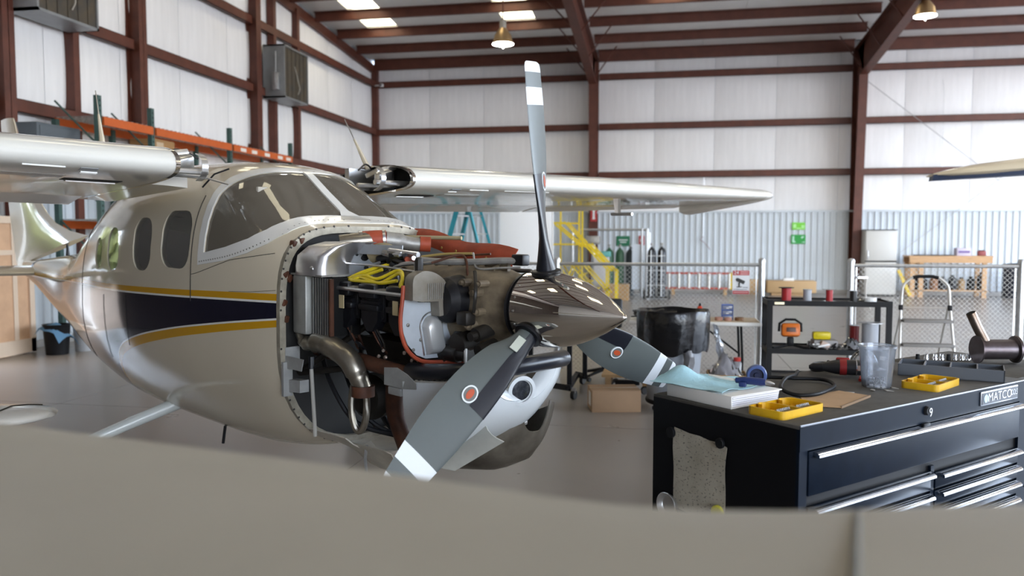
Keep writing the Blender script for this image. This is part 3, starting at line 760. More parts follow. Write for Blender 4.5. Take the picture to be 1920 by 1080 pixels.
# ---- propeller and spinner
pr = empty('propeller'); pr.parent = plane
M_blade = mat('blade_grey', (.094, .107, .103), .38, noise=.05, nscale=6)
M_boot = mat('deice_boot', (.010, .011, .016), .30)
M_band = mat('blade_white', (.72, .75, .76), .4)
BT = [(.10, .085, .085, 50), (.16, .085, .083, 50), (.22, .10, .068, 47), (.30, .145, .048, 41), (.40, .18, .035, 36), (.51, .20, .028, 30), (.62, .205, .023, 26), (.75, .195, .018, 23), (.87, .17, .0145, 20), (.96, .15, .012, 18), (1.0, .138, .011, 17), (1.012, .122, .009, 17), (1.017, .09, .005, 17)]
def bsec(r, th0, off=0., part=None):
    c, t, be = curve1(BT, r); be = R(be); th = th0
    rad = Vector((0, math.sin(th), math.cos(th))); tan = Vector((0, -math.cos(th), math.sin(th)))
    cd = tan * math.cos(be) + Vector((1, 0, 0)) * math.sin(be)          # towards the leading edge
    nd = Vector((1, 0, 0)) * math.cos(be) - tan * math.sin(be)
    n = 14; pts = []
    rnd = max(0, min(1, (.30 - r) / .12))
    q = [(1 - math.cos(PI * k / n)) / 2 for k in range(n + 1)]
    def prof(s, side):
        f = (math.sqrt(max(0, s)) * 1.48 * (1 - s ** 1.6)) if True else 0
        e = math.sqrt(max(0, 1 - (2 * s - 1) ** 2))
        a = lerp(min(1, f * 1.02), e, rnd); return side * (a * t / 2 + off)
    path = [(s, 1) for s in q] + [(s, -1) for s in q[-2:0:-1]]
    for s, side in path:
        pts.append(rad * r + cd * (c * (lerp(.36, .5, rnd) - s) + (off if s < .02 else 0)) + nd * prof(s, side))
    return pts
TH1 = R(-7.85)
RS = [.10, .14, .18, .22, .26, .30, .35, .40, .45, .51, .57, .62, .68, .75, .81, .845, .915, .955, .975, .99, 1.0, 1.008, 1.013, 1.017]
for kb, th in enumerate((TH1, TH1 + 2 * PI / 3, TH1 - 2 * PI / 3)):
    bl = MB().loft([bsec(r, th) for r in RS if r <= .846]).build('propeller_blade', M_blade, pr, 45)
    MB().loft([bsec(r, th) for r in RS if .844 < r < .916]).build('white_band', M_band, bl, 45)
    MB().loft([bsec(r, th) for r in RS if .914 < r < .976]).build('tip_section', M_blade, bl, 45)
    MB().loft([bsec(r, th) for r in RS if r >= .975]).build('white_tip', M_band, bl, 45)
    # de-ice boot wraps the leading third
    rows = []
    for r in [x for x in RS if .13 < x < .575]:
        S = bsec(r, th, .0018); n = 14; m_ = 6
        rows.append(S[-m_ + 1:] + S[:m_ + 1] if False else [S[i % len(S)] for i in range(-m_, m_ + 1)])
    MB().sheet(rows).build('deice_boot', M_boot, bl, 50)
    # roundel and data label on the front face
    c, t, be = curve1(BT, .535); be = R(be); rad = Vector((0, math.sin(th), math.cos(th))); tan = Vector((0, -math.cos(th), math.sin(th)))
    cd = tan * math.cos(be) + Vector((1, 0, 0)) * math.sin(be); nd = Vector((1, 0, 0)) * math.cos(be) - tan * math.sin(be)
    for rr_, m_, h in ((.034, M_band, .0135), (.028, mat('roundel_grey', (.13, .13, .12), .5), .0140)):
        P = Matrix(((cd.x, rad.x, nd.x, 0), (cd.y, rad.y, nd.y, 0), (cd.z, rad.z, nd.z, 0), (0, 0, 0, 1)))
        ctr = rad * .535 + cd * (c * (.36 - .52)) 
        MB().lathe([(0, h + .001), (rr_, h + .001), (rr_, h - .006), (0, h - .006)], 24, Matrix.Translation(ctr) @ P @ Matrix.Diagonal((.9, 1.15, 1, 1))).build('roundel', m_, bl)
    MB().lathe([(0, .0158), (.021, .0158), (.021, .010)], 20, Matrix.Translation(ctr) @ P @ Matrix.Diagonal((.62, 1.15, 1, 1)) , caps=False).build('roundel_emblem', mat('roundel_orange', (.45, .07, .02), .5), bl)
    if kb == 2:
        c2_, t2, b2 = curve1(BT, .235); b2 = R(b2); cd = tan * math.cos(b2) + Vector((1, 0, 0)) * math.sin(b2); nd = Vector((1, 0, 0)) * math.cos(b2) - tan * math.sin(b2)
        P = Matrix(((cd.x, rad.x, nd.x, 0), (cd.y, rad.y, nd.y, 0), (cd.z, rad.z, nd.z, 0), (0, 0, 0, 1)))
        MB().box((0, 0, 0), (.035, .07, .004), Matrix.Translation(rad * .24 - cd * .005 + nd * .034) @ P).build('data_label', mat('label_paper', (.55, .58, .50), .5), bl)
sp_prof = [(.0, .405), (.006, .402), (.016, .390), (.045, .348), (.075, .296), (.103, .238), (.126, .180), (.144, .120), (.155, .060), (.160, .0), (.161, -.06), (.161, -.078), (.156, -.082), (.0, -.082)]
MB().lathe(sp_prof, 56, None, 'X').build('spinner', M_chrome, pr, 40)
MB().lathe([(.0, -.083), (.155, -.083), (.155, -.090), (.145, -.092), (.145, -.104), (.152, -.106), (.152, -.118), (.12, -.124), (.12, -.150), (0, -.150)], 40, None, 'X').build('spinner_bulkhead', M_blk, pr, 30)
for th in (TH1, TH1 + 2 * PI / 3, TH1 - 2 * PI / 3):   # dark cuffs where the blades leave the spinner
    rad = Vector((0, math.sin(th), math.cos(th)))
    Q = Vector((0, 0, 1)).rotation_difference(rad).to_matrix().to_4x4()
    MB().lathe([(.0, .15), (.056, .150), (.062, .156), (.064, .163), (.060, .168), (.050, .170), (0, .170)], 24, Q).build('blade_cuff', M_blk, pr)
sb = MB()
for k in range(18):
    a = 2 * PI * k / 18; sb.lathe([(.005, 0), (.004, .003), (0, .0035)], 7, Matrix.Translation((-.055, .161 * math.cos(a), .161 * math.sin(a))) @ rotm(a - PI / 2) )
tag(sb.build('spinner_screws', M_rivet, pr), kind='stuff')

# ------------------------------------------------------------------ engine bay
en = empty('engine'); en.parent = plane
# crankcase: flat-six case with a rounded nose, seam flange and bolts
case = MB()
rings = []
for x, w, zt, zb in ((-1.14, .10, .10, -.14), (-1.10, .16, .15, -.20), (-.80, .17, .16, -.22), (-.56, .17, .165, -.22), (-.46, .175, .17, -.22), (-.30, .165, .16, -.17), (-.22, .14, .14, -.14), (-.16, .11, .11, -.11), (-.145, .10, .10, -.10)):
    rings.append([(x, w * math.copysign(abs(math.cos(a)) ** .75, math.cos(a)), (zt if math.sin(a) > 0 else -zb) * math.copysign(abs(math.sin(a)) ** .75, math.sin(a))) for a in [2 * PI * (k + .5) / 24 for k in range(24)]])
case.loft(rings); case.build('crankcase', M_case, en, 40)
seam_ = MB(); seam_.bb((-1.1, -.010, .15), (-.24, .010, .195))
for i in range(9): seam_.cyl((-1.05 + i * .095, -.02, .18), (-1.05 + i * .095, .02, .18), .009, 6); seam_.cyl((-1.05 + i * .095, -.02, .165), (-1.05 + i * .095, -.055, .155), .012, 8)
seam_.build('case_flange', M_case, en)
# case bosses and plugs on the near face
bo = MB()
for x, z, r in ((-.27, .06, .022), (-.25, -.02, .018), (-.30, -.08, .024), (-.36, .01, .02), (-.40, -.06, .026), (-.34, .10, .018), (-.24, .10, .015), (-.42, .08, .018)):
    bo.cyl((x, -.13, z), (x, -.185, z), r, 10); bo.cyl((x, -.185, z), (x, -.20, z), r * .6, 6)
bo.build('case_bosses', M_case, en)
gov = MB(); gov.cyl((-.25, -.10, -.10), (-.25, -.19, -.12), .032, 14).cyl((-.25, -.19, -.12), (-.25, -.22, -.125), .02, 10).box((-.30, -.20, -.05), (.07, .06, .06), ch=.012).tube(spline([(-.25, -.2, -.02), (-.22, -.22, .05), (-.24, -.2, .1), (-.30, -.15, .15)], 5), .008, 6)
gov.build('propeller_governor', M_grime, en)
pu = MB(); pu.cyl((-.34, -.12, -.15), (-.34, -.20, -.165), .045, 16).cyl((-.34, -.20, -.165), (-.34, -.215, -.168), .05, 16).box((-.40, -.12, -.16), (.08, .08, .09), ch=.02).cyl((-.20, -.12, -.16), (-.20, -.22, -.18), .028, 12)
pu.build('accessory_pump', M_grime, en)
# six finned cylinders with rocker covers
def cylinder(x, s):
    c = empty('cylinder'); c.parent = en
    b = MB(); prof = [(.062, .10)]
    y = .11
    while y < .25: prof += [(.088, y), (.088, y + .004), (.064, y + .004), (.064, y + .011)]; y += .0115
    prof += [(.06, .26)]
    b.lathe(prof, 18, Matrix.Translation((x, 0, 0)) @ (rotm(R(90)) if s < 0 else rotm(R(-90)))); b.build('barrel', M_grime, c, 20)
    h = MB(); h.box((x, s * .295, 0), (.175, .11, .17), ch=.02)
    for i in range(7): h.box((x, s * (.255 + i * .014), 0), (.19, .004, .186))
    h.build('cylinder_head', M_blk, c)
    for dz in (-.10, .0):
        pass
    rc = MB(); rc.box((x - .0, s * .362, .045), (.13, .05, .07), ch=.016).box((x, s * .36, -.03), (.15, .035, .03), ch=.008); rc.build('rocker_cover', M_blk, c)
    hs = MB(); hs.prism([(-.07, .0), (.07, .0), (.06, -.09), (.02, -.14), (-.02, -.14), (-.06, -.09)], s * .31, s * .365, 'XZ')
    for v in range(len(hs.v)): hs.v[v].x += x
    hs.build('head_shroud', M_blk, c)
    return c
M_tag = mat('cream_tag', (.55, .45, .26), .6)
for i, x in enumerate((-.98, -.775, -.565)):
    for s in (-1, 1):
        c = cylinder(x, s)
        if s < 0 and i != 1: MB().box((x + .02, -.391, -.015), (.038, .004, .062)).build('parts_tag', M_tag, c)
for x in (-.98, -.775, -.565):   # ignition leads below the heads
    for k in range(3): MB().tube(spline([(x + .02 * k, -.35, -.13), (x + .05 + random.uniform(-.03, .03), -.34, -.19), (x + .03 + random.uniform(-.05, .05), -.30, -.24), (x - .04, -.25, -.26)], 5), .005, 6).build('ignition_lead', (M_brownp, M_blk, M_grime)[k], en)
for k in range(9): MB().lathe([(0, -.010), (.007, -.005), (.008, .005), (0, .010)], 7, TR((random.uniform(-1.0, -.5), random.uniform(-.36, -.28), random.uniform(-.29, -.19)), random.random() * 6, random.random() * 6)).build('hose_clamp', mat('clamp_zinc', (.40, .32, .27), .5, .5), en)
# cooling baffle tray over the near cylinder bank: sloped rear plate, floor, inner wall with holes
def plate(pts, th, name, m, holes=()):
    P = [Vector(p) for p in pts]; n = (P[1] - P[0]).cross(P[2] - P[0]).normalized() * th; k = len(P)
    o = MB().add(P + [p - n for p in P], [tuple(range(k)), tuple(range(2 * k - 1, k - 1, -1))] + [(i, k + i, k + (i + 1) % k, (i + 1) % k) for i in range(k)]).build(name, m, en)
    for c, r, mm in holes: 
        q = Vector((0, 0, 1)).rotation_difference(-n if th > 0 else n).to_matrix().to_4x4()
        MB().lathe([(0, .0025), (r, .0025), (r, -th - .0025), (0, -th - .0025)], 14, Matrix.Translation(c) @ q).build('lightening_hole', mm, o)
    return o
plate([(-1.06, -.385, .06), (-.50, -.375, .055), (-.50, -.14, .085), (-1.06, -.14, .085)], .004, 'baffle_floor', M_aludull)
plate([(-1.07, -.39, .05), (-1.05, -.30, .175), (-1.04, -.25, .25), (-1.04, -.08, .25), (-1.06, -.10, .08)], .003, 'rear_baffle', M_baffle, [((-1.045, -.20, .19), .022, M_dark), ((-1.045, -.245, .20), .007, M_dark), ((-1.045, -.155, .20), .007, M_dark), ((-1.045, -.19, .135), .011, M_dark)])
plate([(-1.04, -.245, .252), (-.74, -.20, .252), (-.74, -.20, .205), (-1.04, -.245, .205)], .003, 'inner_baffle', M_baffle, [((-1.00 + .047 * k, -.2385 + .00705 * k, .236), .009, M_dark) for k in range(6)])
MB().tube([(-1.07, -.395, .05), (-.50, -.385, .045)], .009, 6).build('baffle_edge', M_alu, en)
MB().tube([(-1.07, -.395, .05), (-1.04, -.25, .252)], .007, 6).build('baffle_edge', M_alu, en)
MB().tube([(-1.05, -.31, .16), (-.80, -.28, .155), (-.56, -.27, .14)], .006, 7).build('fuel_rail', M_alu, en)
for k in range(14): MB().box((random.uniform(-.98, -.66), random.uniform(-.22, -.10), random.uniform(.14, .225)), (random.uniform(.02, .06), .03, random.uniform(.02, .05)), rotm(random.random(), random.random(), random.random()), ch=.005).build('accessory', M_blk, en)
for k in range(9): MB().cyl((random.uniform(-.95, -.62), -.23, random.uniform(.17, .23)), (random.uniform(-.95, -.62), -.2, random.uniform(.17, .23)), random.uniform(.008, .016), 8).build('hose_fitting', (M_alu, M_blk, M_red)[k % 3], en)
# long grey fuel tube over the case
MB().tube(spline([(-.86, -.22, .215), (-.78, -.215, .205), (-.60, -.16, .185), (-.42, -.08, .185), (-.28, -.02, .195), (-.21, .02, .195)], 6), .0155, 10).build('induction_tube', M_aludull, en)
MB().cyl((-.80, -.217, .207), (-.765, -.215, .205), .022, 12).build('tube_clamp', M_blk, en)
MB().box((-.20, .03, .20), (.07, .05, .05), ch=.008).build('tube_end_block', M_blk, en)
# yellow ignition cables lying in the tray
for pts in ([(-.99, -.33, .09), (-.92, -.31, .12), (-.84, -.26, .15), (-.80, -.2, .16)], [(-.97, -.34, .085), (-.9, -.33, .10), (-.8, -.34, .09), (-.72, -.34, .085), (-.62, -.32, .13), (-.55, -.35, .12), (-.52, -.38, .075)], [(-.96, -.31, .09), (-.88, -.29, .13), (-.82, -.23, .16)], [(-.94, -.35, .085), (-.82, -.35, .085), (-.70, -.35, .085), (-.60, -.34, .10)], [(-.95, -.33, .095), (-.86, -.33, .11), (-.76, -.33, .10), (-.66, -.30, .14), (-.60, -.31, .13), (-.54, -.37, .08)], [(-.92, -.345, .09), (-.85, -.30, .12), (-.79, -.28, .14)]):
    MB().tube(spline(pts, 7), .008, 8).build('yellow_cable', M_yel, en)
# braided hoses and pipes crossing the tray
for pts, r, m_ in (([(-.72, -.24, .09), (-.72, -.25, .15), (-.66, -.24, .175), (-.58, -.22, .17)], .008, M_alu), ([(-.78, -.24, .09), (-.76, -.25, .14), (-.68, -.25, .165), (-.52, -.2, .18)], .007, M_alu), ([(-.57, -.25, .175), (-.57, -.25, .14), (-.56, -.25, .09)], .016, M_aludull), ([(-.52, -.21, .18), (-.44, -.10, .215), (-.38, -.12, .14), (-.36, -.14, .06), (-.37, -.17, .0)], .006, M_brownp), ([(-.42, -.05, .225), (-.36, -.08, .16), (-.25, -.05, .165), (-.17, .0, .17)], .005, M_aludull), ([(-.70, -.12, .20), (-.6, -.06, .215), (-.48, 0, .22)], .006, mat('tan_wire', (.35, .25, .08), .6)), ([(-.72, -.1, .19), (-.58, -.02, .205), (-.4, .04, .22)], .005, M_brownp)):
    MB().tube(spline(pts, 6), r, 8).build('engine_hose', m_, en)
# finned front cylinder shroud (grey, arched)
fs2 = MB(); fs2.prism(spline([(-.41, .03, 0), (-.408, .117, 0), (-.38, .143, 0), (-.336, .153, 0), (-.277, .138, 0), (-.228, .099, 0), (-.222, .03, 0), (-.226, -.041, 0)], 4) and [(p.x, p.y) for p in spline([(-.41, .03, 0), (-.408, .117, 0), (-.38, .143, 0), (-.336, .153, 0), (-.277, .138, 0), (-.228, .099, 0), (-.222, .03, 0), (-.226, -.041, 0)], 4)] + [(-.262, -.046), (-.268, .02), (-.36, .022)], -.456, -.40, 'YZ')
fs2.build('front_shroud', mat('dusty_shroud', (.30, .285, .25), .5, .3, c2=(.17, .14, .10), nscale=7), en, 40)
for k in range(9): MB().bb((-.402, -.33 + .011 * k, .03), (-.397, -.327 + .011 * k, .10)).build('cooling_fin', M_aludull, en, None)
MB().box((-.46, -.33, .165), (.03, .035, .09), ch=.012).build('spark_lead_elbow', M_grime, en)
blk = MB(); blk.lathe([(.0, -.305), (.07, -.30), (.10, -.27), (.11, -.2), (.11, -.1)], 20, TR((-.42, .06, .02), 0, 0), axis='Y'); blk.build('front_cylinder_bore', M_blk, en)
# front baffle plate with pressed bump and red edge seal (faces forward)
fb_out = [(-.412, .069), (-.375, .067), (-.337, .049), (-.336, .015), (-.219, .008), (-.21, -.057), (-.067, -.057), (-.065, -.18), (-.129, -.242), (-.29, -.235), (-.34, -.215), (-.39, -.165), (-.418, -.10), (-.422, -.02)]
MB().prism(fb_out, -.464, -.460, 'YZ').build('front_baffle', mat('painted_baffle', (.50, .54, .58), .4, .2, noise=.08, nscale=7), en)
bump = []
for h, sc in ((0, 1.0), (.018, .93), (.034, .82), (.04, .66)):
    bump.append([(-.460 + h, -.262 + sc * a, -.13 + sc * b) for a, b in [(.05 * math.cos(t), .035 + .05 * math.sin(t)) for t in [PI * k / 10 for k in range(11)]] + [(-.025, -.09), (.075, -.09)]])
MB().loft(bump).build('baffle_bump', mat('pressed_alu', (.52, .52, .51), .32, .5), en, 50)
ring = MB(); ring.tube([(-.458, -.262 + .062 * math.cos(t), -.095 + .062 * math.sin(t)) for t in [PI * k / 12 for k in range(13)]] + [(-.458, -.30, -.22)], .004, 6); ring.build('bump_rim', M_alu, en)
MB().tube(spline([(-.46, -.414, .09), (-.456, -.422, .03), (-.456, -.432, -.05), (-.456, -.425, -.12), (-.456, -.395, -.185), (-.455, -.34, -.232), (-.45, -.28, -.25), (-.42, -.2, -.255), (-.33, -.10, -.26), (-.20, .0, -.26), (-.12, .05, -.26)], 5), .009, 8).build('red_baffle_seal', M_red, en)
for y, z in ((-.36, -.19), (-.39, -.08), (-.375, .03), (-.32, -.15), (-.10, -.12)): MB().lathe([(.008, 0), (.008, .004), (0, .006)], 8, Matrix.Translation((-.46, y, z)) @ rotm(0, R(90), 0)).build('baffle_screw', M_rivet, en)
MB().box((-.42, -.09, -.20), (.10, .05, .05), ch=.006).build('red_bracket', M_red, en)
of = MB(); of.cyl((-.46, -.19, -.215), (-.35, -.19, -.215), .036, 14).cyl((-.35, -.19, -.215), (-.30, -.19, -.215), .028, 12).cyl((-.46, -.12, -.21), (-.36, -.12, -.21), .032, 14); of.build('drain_valve', M_grime, en)
MB().box((-.295, -.205, -.215), (.012, .012, .07), ch=.003).build('valve_lever', M_wframe, en)
# far-side baffle with its red rubber seal
g = []; g2 = []
for i in range(14):
    t = i / 13; x = lerp(-1.34, -.53, t); z = lerp(.245, .145, t) + .012 * math.sin(t * 9); y = .31 + .01 * math.sin(t * 7)
    g.append([(x, y, z - .005), (x, y - .002, z + .03), (x, y + .012, z + .062 + .008 * math.sin(t * 11)), (x, y + .04, z + .085)]); g2.append([(x, y, .07), (x, y, z + .01)])
MB().sheet(g, .004).build('red_rubber_seal', M_red, en, 60); MB().sheet(g2, .002).build('far_baffle', M_baffle, en)
bs = MB()
for i in range(7): t = (i + .5) / 7; bs.lathe([(.007, 0), (.006, .004), (0, .005)], 7, TR((lerp(-1.34, -.53, t), .302, lerp(.245, .145, t) + .02), 0, R(90)))
bs.build('seal_rivets', mat('brass_rivet', (.5, .35, .1), .4, .6), en)
MB().box((-.50, .25, .13), (.03, .16, .012)).tube([(-.52, .25, .135), (-.25, .15, .145), (-.1, .05, .13)], .010, 8).build('control_rod', M_blk, en)
# intercooler: finned core, grey side tank, polished duct on top, red hoses
ic = empty('intercooler'); ic.parent = plane
MB().box((-1.225, -.36, -.045), (.12, .20, .29), ch=.012).build('side_tank', mat('tank_grey', (.30, .30, .28), .45, .4, noise=.2, nscale=8), ic)
MB().box((-1.07, -.345, -.045), (.17, .16, .275)).build('cooler_core', M_dark, ic)
for k in range(8):
    MB().bb((-1.148, -.432, -.18), (-1.145, -.30, .09)).build('core_end', M_aludull, ic, None) if k == 0 else None
    MB().box((-1.135 + .0205 * k, -.430, -.045), (.007, .008, .272)).build('cooling_fin', M_alu, ic, None)
MB().box((-.985, -.43, -.045), (.012, .02, .27)).build('core_rail', M_brownp, ic)
duct = []
for x0, x1, y0, y1, z in ((-1.285, -1.04, -.462, -.27, .10), (-1.285, -1.04, -.462, -.27, .145), (-1.28, -1.03, -.452, -.25, .195), (-1.25, -1.0, -.41, -.20, .24), (-1.20, -.98, -.35, -.15, .262)):
    duct.append([(x, y, z) for x, y in rrect(x0, y0, x1, y1, .045, 4)])
dm = MB(); dm.loft(duct); dm.build('polished_duct', mat('polished_sheet', (.72, .71, .72), .30, .9, noise=.08, nscale=6), ic, 50)
MB().lathe([(.012, 0), (.012, .012), (.006, .016), (0, .016)], 12, TR((-1.10, -.455, .135), 0, R(90))).build('duct_port', M_alu, ic)
MB().bb((-1.30, -.46, .098), (-1.02, -.26, .106)).build('tank_flange', M_aludull, ic, None)
MB().tube(spline([(-1.20, -.24, .25), (-1.14, -.14, .265), (-1.10, -.05, .27)], 5), .045, 16).build('duct_neck', M_pipe, ic)
MB().tube(spline([(-1.16, -.15, .262), (-1.12, -.09, .27), (-1.09, -.04, .272)], 5), .050, 18).build('red_hose', M_red, ic)
for p, q in (((-1.16, -.15, .263), (-1.15, -.135, .265)), ((-1.098, -.052, .271), (-1.09, -.04, .272))): MB().cyl(p, q, .053, 18).build('hose_clamp', M_alu, ic)
MB().tube(spline([(-1.09, -.04, .272), (-1.05, .03, .262), (-1.02, .08, .252), (-1.0, .11, .25)], 5), [.044] * 6 + [.035] * 10, 14).build('throttle_body', M_aludull, ic)
MB().tube([(-1.0, .11, .252), (-.97, .155, .25)], .040, 14).build('red_hose', M_red, ic)
MB().tube(spline([(-.99, -.20, .20), (-.93, -.17, .22), (-.88, -.14, .19), (-.87, -.13, .14)], 5), .042, 14).build('ribbed_hose', mat('tan_hose', (.26, .21, .12), .6), ic)
MB().cyl((-1.25, .05, .285), (-.80, .22, .285), .010, 8).build('stringer_tube', mat('primer_tan', (.42, .36, .22), .6), ic)
# firewall furniture: red relays, looms, windows of light beyond
for k, (y, z) in enumerate(((-.44, .25), (-.40, .265), (-.49, .10), (-.47, .08), (-.50, -.04), (-.49, -.12))):
    MB().box((-1.30, y, z), (.03, .035, .03), rotm(.3 * k, .2, .4), ch=.006).build('relay', M_brownp, en)
for k in range(12):
    y = random.uniform(-.4, .1); z = random.uniform(-.4, .15)
    MB().tube(spline([(-1.32, y, z), (-1.22, y + .08, z - .05), (-1.1, y + .1, z - .2), (-1.0, y + .15, z - .35)], 5), random.uniform(.005, .012), 6).build('wire_loom', (M_blk, M_grime, M_brownp)[k % 3], en)
# engine mount tubes
for a, b in (((-1.32, -.38, .22), (-.95, -.22, .02)), ((-1.32, -.40, -.40), (-.95, -.22, -.12)), ((-1.32, .38, .22), (-.95, .22, .02)), ((-1.32, .40, -.40), (-.95, .22, -.12)), ((-1.32, -.40, -.40), (-.75, -.26, -.30)), ((-1.32, .40, -.40), (-.75, .26, -.30)), ((-.75, -.26, -.30), (-.75, .26, -.30))):
    MB().cyl(a, b, .016, 10).build('mount_tube', M_grime, en)
# dark oil sump, turbo and exhaust below the cylinders
MB().prism([(-1.05, -.20), (-.40, -.20), (-.45, -.33), (-.95, -.36)], -.22, .22, 'XZ').build('oil_sump', M_grime, en)
MB().tube(spline([(-1.27, -.43, -.19), (-1.22, -.43, -.235), (-1.10, -.42, -.225), (-.98, -.42, -.235), (-.88, -.40, -.285), (-.84, -.38, -.36), (-.83, -.36, -.42)], 7), [.022] * 5 + [.028] * 3 + [.036] * 4 + [.048] * 6 + [.052] * 16 + [.045] * 3 + [.042] * 6, 18).build('intake_elbow', M_pipe, en, 60)
MB().tube([(-.83, -.36, -.40), (-.83, -.36, -.45)], .055, 16).build('elbow_clamp', M_brownp, en)
MB().tube(spline([(-.95, -.30, -.30), (-.75, -.33, -.30), (-.55, -.30, -.32), (-.40, -.22, -.36)], 6), .035, 12).build('exhaust_collector', M_brownp, en)
MB().tube(spline([(-.80, -.2, -.40), (-.82, -.18, -.55), (-.78, -.15, -.70), (-.74, -.12, -.84)], 6), .045, 14).build('exhaust_stack', M_brownp, en)
MB().tube([(-.95 + .10 * math.cos(t) * .35, -.30 + .02 * math.cos(t), -.52 + .13 * math.sin(t)) for t in [2 * PI * k / 28 for k in range(28)]], .017, 10, closed=True).build('band_clamp_ring', M_pipe, en)
MB().lathe([(.0, -.08), (.08, -.075), (.115, -.03), (.115, .03), (.08, .075), (0, .08)], 20, TR((-1.0, -.18, -.50), R(20), R(90))).build('turbocharger', M_grime, en)
MB().cyl((-1.18, -.42, -.36), (-1.18, -.40, -.70), .010, 8).build('breather_rod', mat('chalky_rod', (.40, .38, .34), .6), en)
MB().cyl((-1.18, -.42, -.30), (-1.18, -.42, -.36), .014, 8).build('rod_spring', M_blk, en)
for k in range(4): MB().tube(spline([(-1.28, -.3 + .12 * k, -.3), (-1.12, -.34 + .1 * k, -.45), (-1.0, -.28 + .08 * k, -.62), (-.9, -.1, -.7)], 5), .012, 7).build('oil_hose', M_blk, en)
# brackets on the cowl edge
br = MB(); br.bb((-1.30, -.50, -.34), (-1.285, -.42, -.26)).bb((-1.29, -.52, -.50), (-1.27, -.47, -.33)); br.prism([(-1.28, -.30), (-1.12, -.30), (-1.14, -.36), (-1.28, -.36)], -.50, -.496, 'XZ').prism([(-1.28, -.42), (-1.17, -.41), (-1.17, -.47), (-1.28, -.48)], -.49, -.44, 'XZ')
br.build('cowl_bracket', mat('primer_grey', (.27, .27, .26), .5, noise=.15, nscale=12), en)
M_lowskin = mat('lower_cowl_inner', (.055, .05, .045), .5, .2)
# ---- chin cowl (nose bowl) with landing light
cb = empty('lower_cowl'); cb.parent = plane
M_cowl = mat('cowl_white', (.60, .63, .64), .22, coat=.6, noise=.03, nscale=4)
def bowl(x, w, zt, zb, n=22, y0=-1, y1=1):
    out = []
    for k in range(n + 1):
        a = PI + PI * k / n; c, s = math.cos(a), math.sin(a)
        out.append((x, w * (.78 * (1 + .5 * s) if c > 0 else 1) * math.copysign(abs(c) ** .72, c), zt + (zt - zb) * math.copysign(abs(s) ** .72, s) if True else 0))
    return out
rows = [bowl(x, w, zt, zb) for x, w, zt, zb in ((-.43, .435, -.312, -.70), (-.36, .43, -.308, -.66), (-.29, .415, -.302, -.61), (-.22, .385, -.296, -.555), (-.17, .345, -.29, -.51), (-.135, .30, -.285, -.465), (-.115, .25, -.281, -.425), (-.108, .215, -.279, -.40))]
MB().sheet(rows, .006).build('nose_bowl', M_cowl, cb, 50)
# front lip, inner shelf and black air hose
lip = [(p[0] + .004, p[1], p[2]) for p in rows[-1]]
MB().sheet([lip, [(-.118, p[1] * .86, p[2] + (.03 if p[2] < -.30 else 0)) for p in lip], [(-.16, p[1] * .82, p[2] + (.04 if p[2] < -.30 else .005)) for p in lip]], .004).build('intake_lip', M_cowl, cb, 60)
MB().sheet([[(r[0][0], y, r[0][2] - .002) for y in (-1 * abs(r[0][1]), -abs(r[0][1]) * .86)] for r in rows], .004).build('cowl_rail', mat('rail_grey', (.45, .46, .46), .4, .2, noise=.15, nscale=12), cb)
hr = MB()
for i in range(12): t = i / 11; hr.lathe([(.006, 0), (.005, .003), (0, .004)], 7, TR((lerp(-.42, -.16, t), lerp(-.415, -.32, t), lerp(-.310, -.288, t))))
hr.build('rail_fasteners', M_dark, cb)
MB().prism([(-.56, -.345), (-.56, -.27), (-.47, -.26), (-.40, -.28), (-.34, -.31), (-.34, -.335), (-.42, -.345)], -.440, -.436, 'XZ').build('rail_bracket', mat('primer_grey', (.4, .4, .4), .5), cb)
MB().box((-.49, -.43, -.365), (.09, .02, .035), ch=.006).build('rail_latch', mat('primer_grey', (.4, .4, .4), .5), cb)
MB().tube(spline([(-.55, -.30, -.30), (-.40, -.32, -.285), (-.22, -.27, -.265), (-.12, -.12, -.25), (-.10, .10, -.245), (-.13, .25, -.25)], 6), .038, 16).build('air_hose', mat('hose_black', (.014, .015, .02), .28), cb)
# landing light set in the bowl
LN = Vector((.93, -.30, -.10)).normalized(); LQ = Vector((0, 0, 1)).rotation_difference(LN).to_matrix().to_4x4(); LP = Vector((-.112, -.055, -.352))
MB().lathe([(.0, .012), (.058, .012), (.066, .016), (.066, .022), (.050, .024), (.050, .014), (.04, .006), (.0, .002)], 32, Matrix.Translation(LP) @ LQ).build('light_bezel', M_cowl, cb, 40)
MB().lathe([(.0, .016), (.030, .017), (.044, .0155), (.044, .012), (0, .012)], 28, Matrix.Translation(LP) @ LQ).build('light_lens', mat('lamp_glass', (.20, .22, .25), .12, .8, c2=(.04, .045, .06), nscale=60), cb, 40)
# loose lower panels hanging under the chin
fl_ = []
for i in range(7):
    t = i / 6; a0 = Vector((-.17, -.20, -.495)).lerp(Vector((-.56, -.24, -.72)), t); a1 = Vector((-.06, -.20, -.545)).lerp(Vector((-.34, -.22, -.725)), t)
    fl_.append([a0.lerp(a1, j / 4) + Vector((0, -.02 * math.sin(PI * j / 4), 0)) for j in range(5)])
MB().sheet(fl_, .005).build('cowl_flap', mat('flap_cream', (.50, .50, .45), .35, noise=.1, nscale=9), cb)
sc_ = []
for x, w, zt, zb in ((-.18, .10, -.45, -.58), (-.20, .17, -.47, -.66), (-.26, .22, -.50, -.73), (-.38, .26, -.55, -.79), (-.55, .28, -.60, -.82), (-.72, .28, -.62, -.82)):
    sc_.append([(x, p[1] + .14, p[2]) for p in bowl(x, w, zt, zb, 16)])
MB().sheet(sc_, .006).build('lower_scoop', mat('scoop_grime', (.16, .14, .11), .35, .3, c2=(.05, .04, .03), nscale=6), cb, 60)
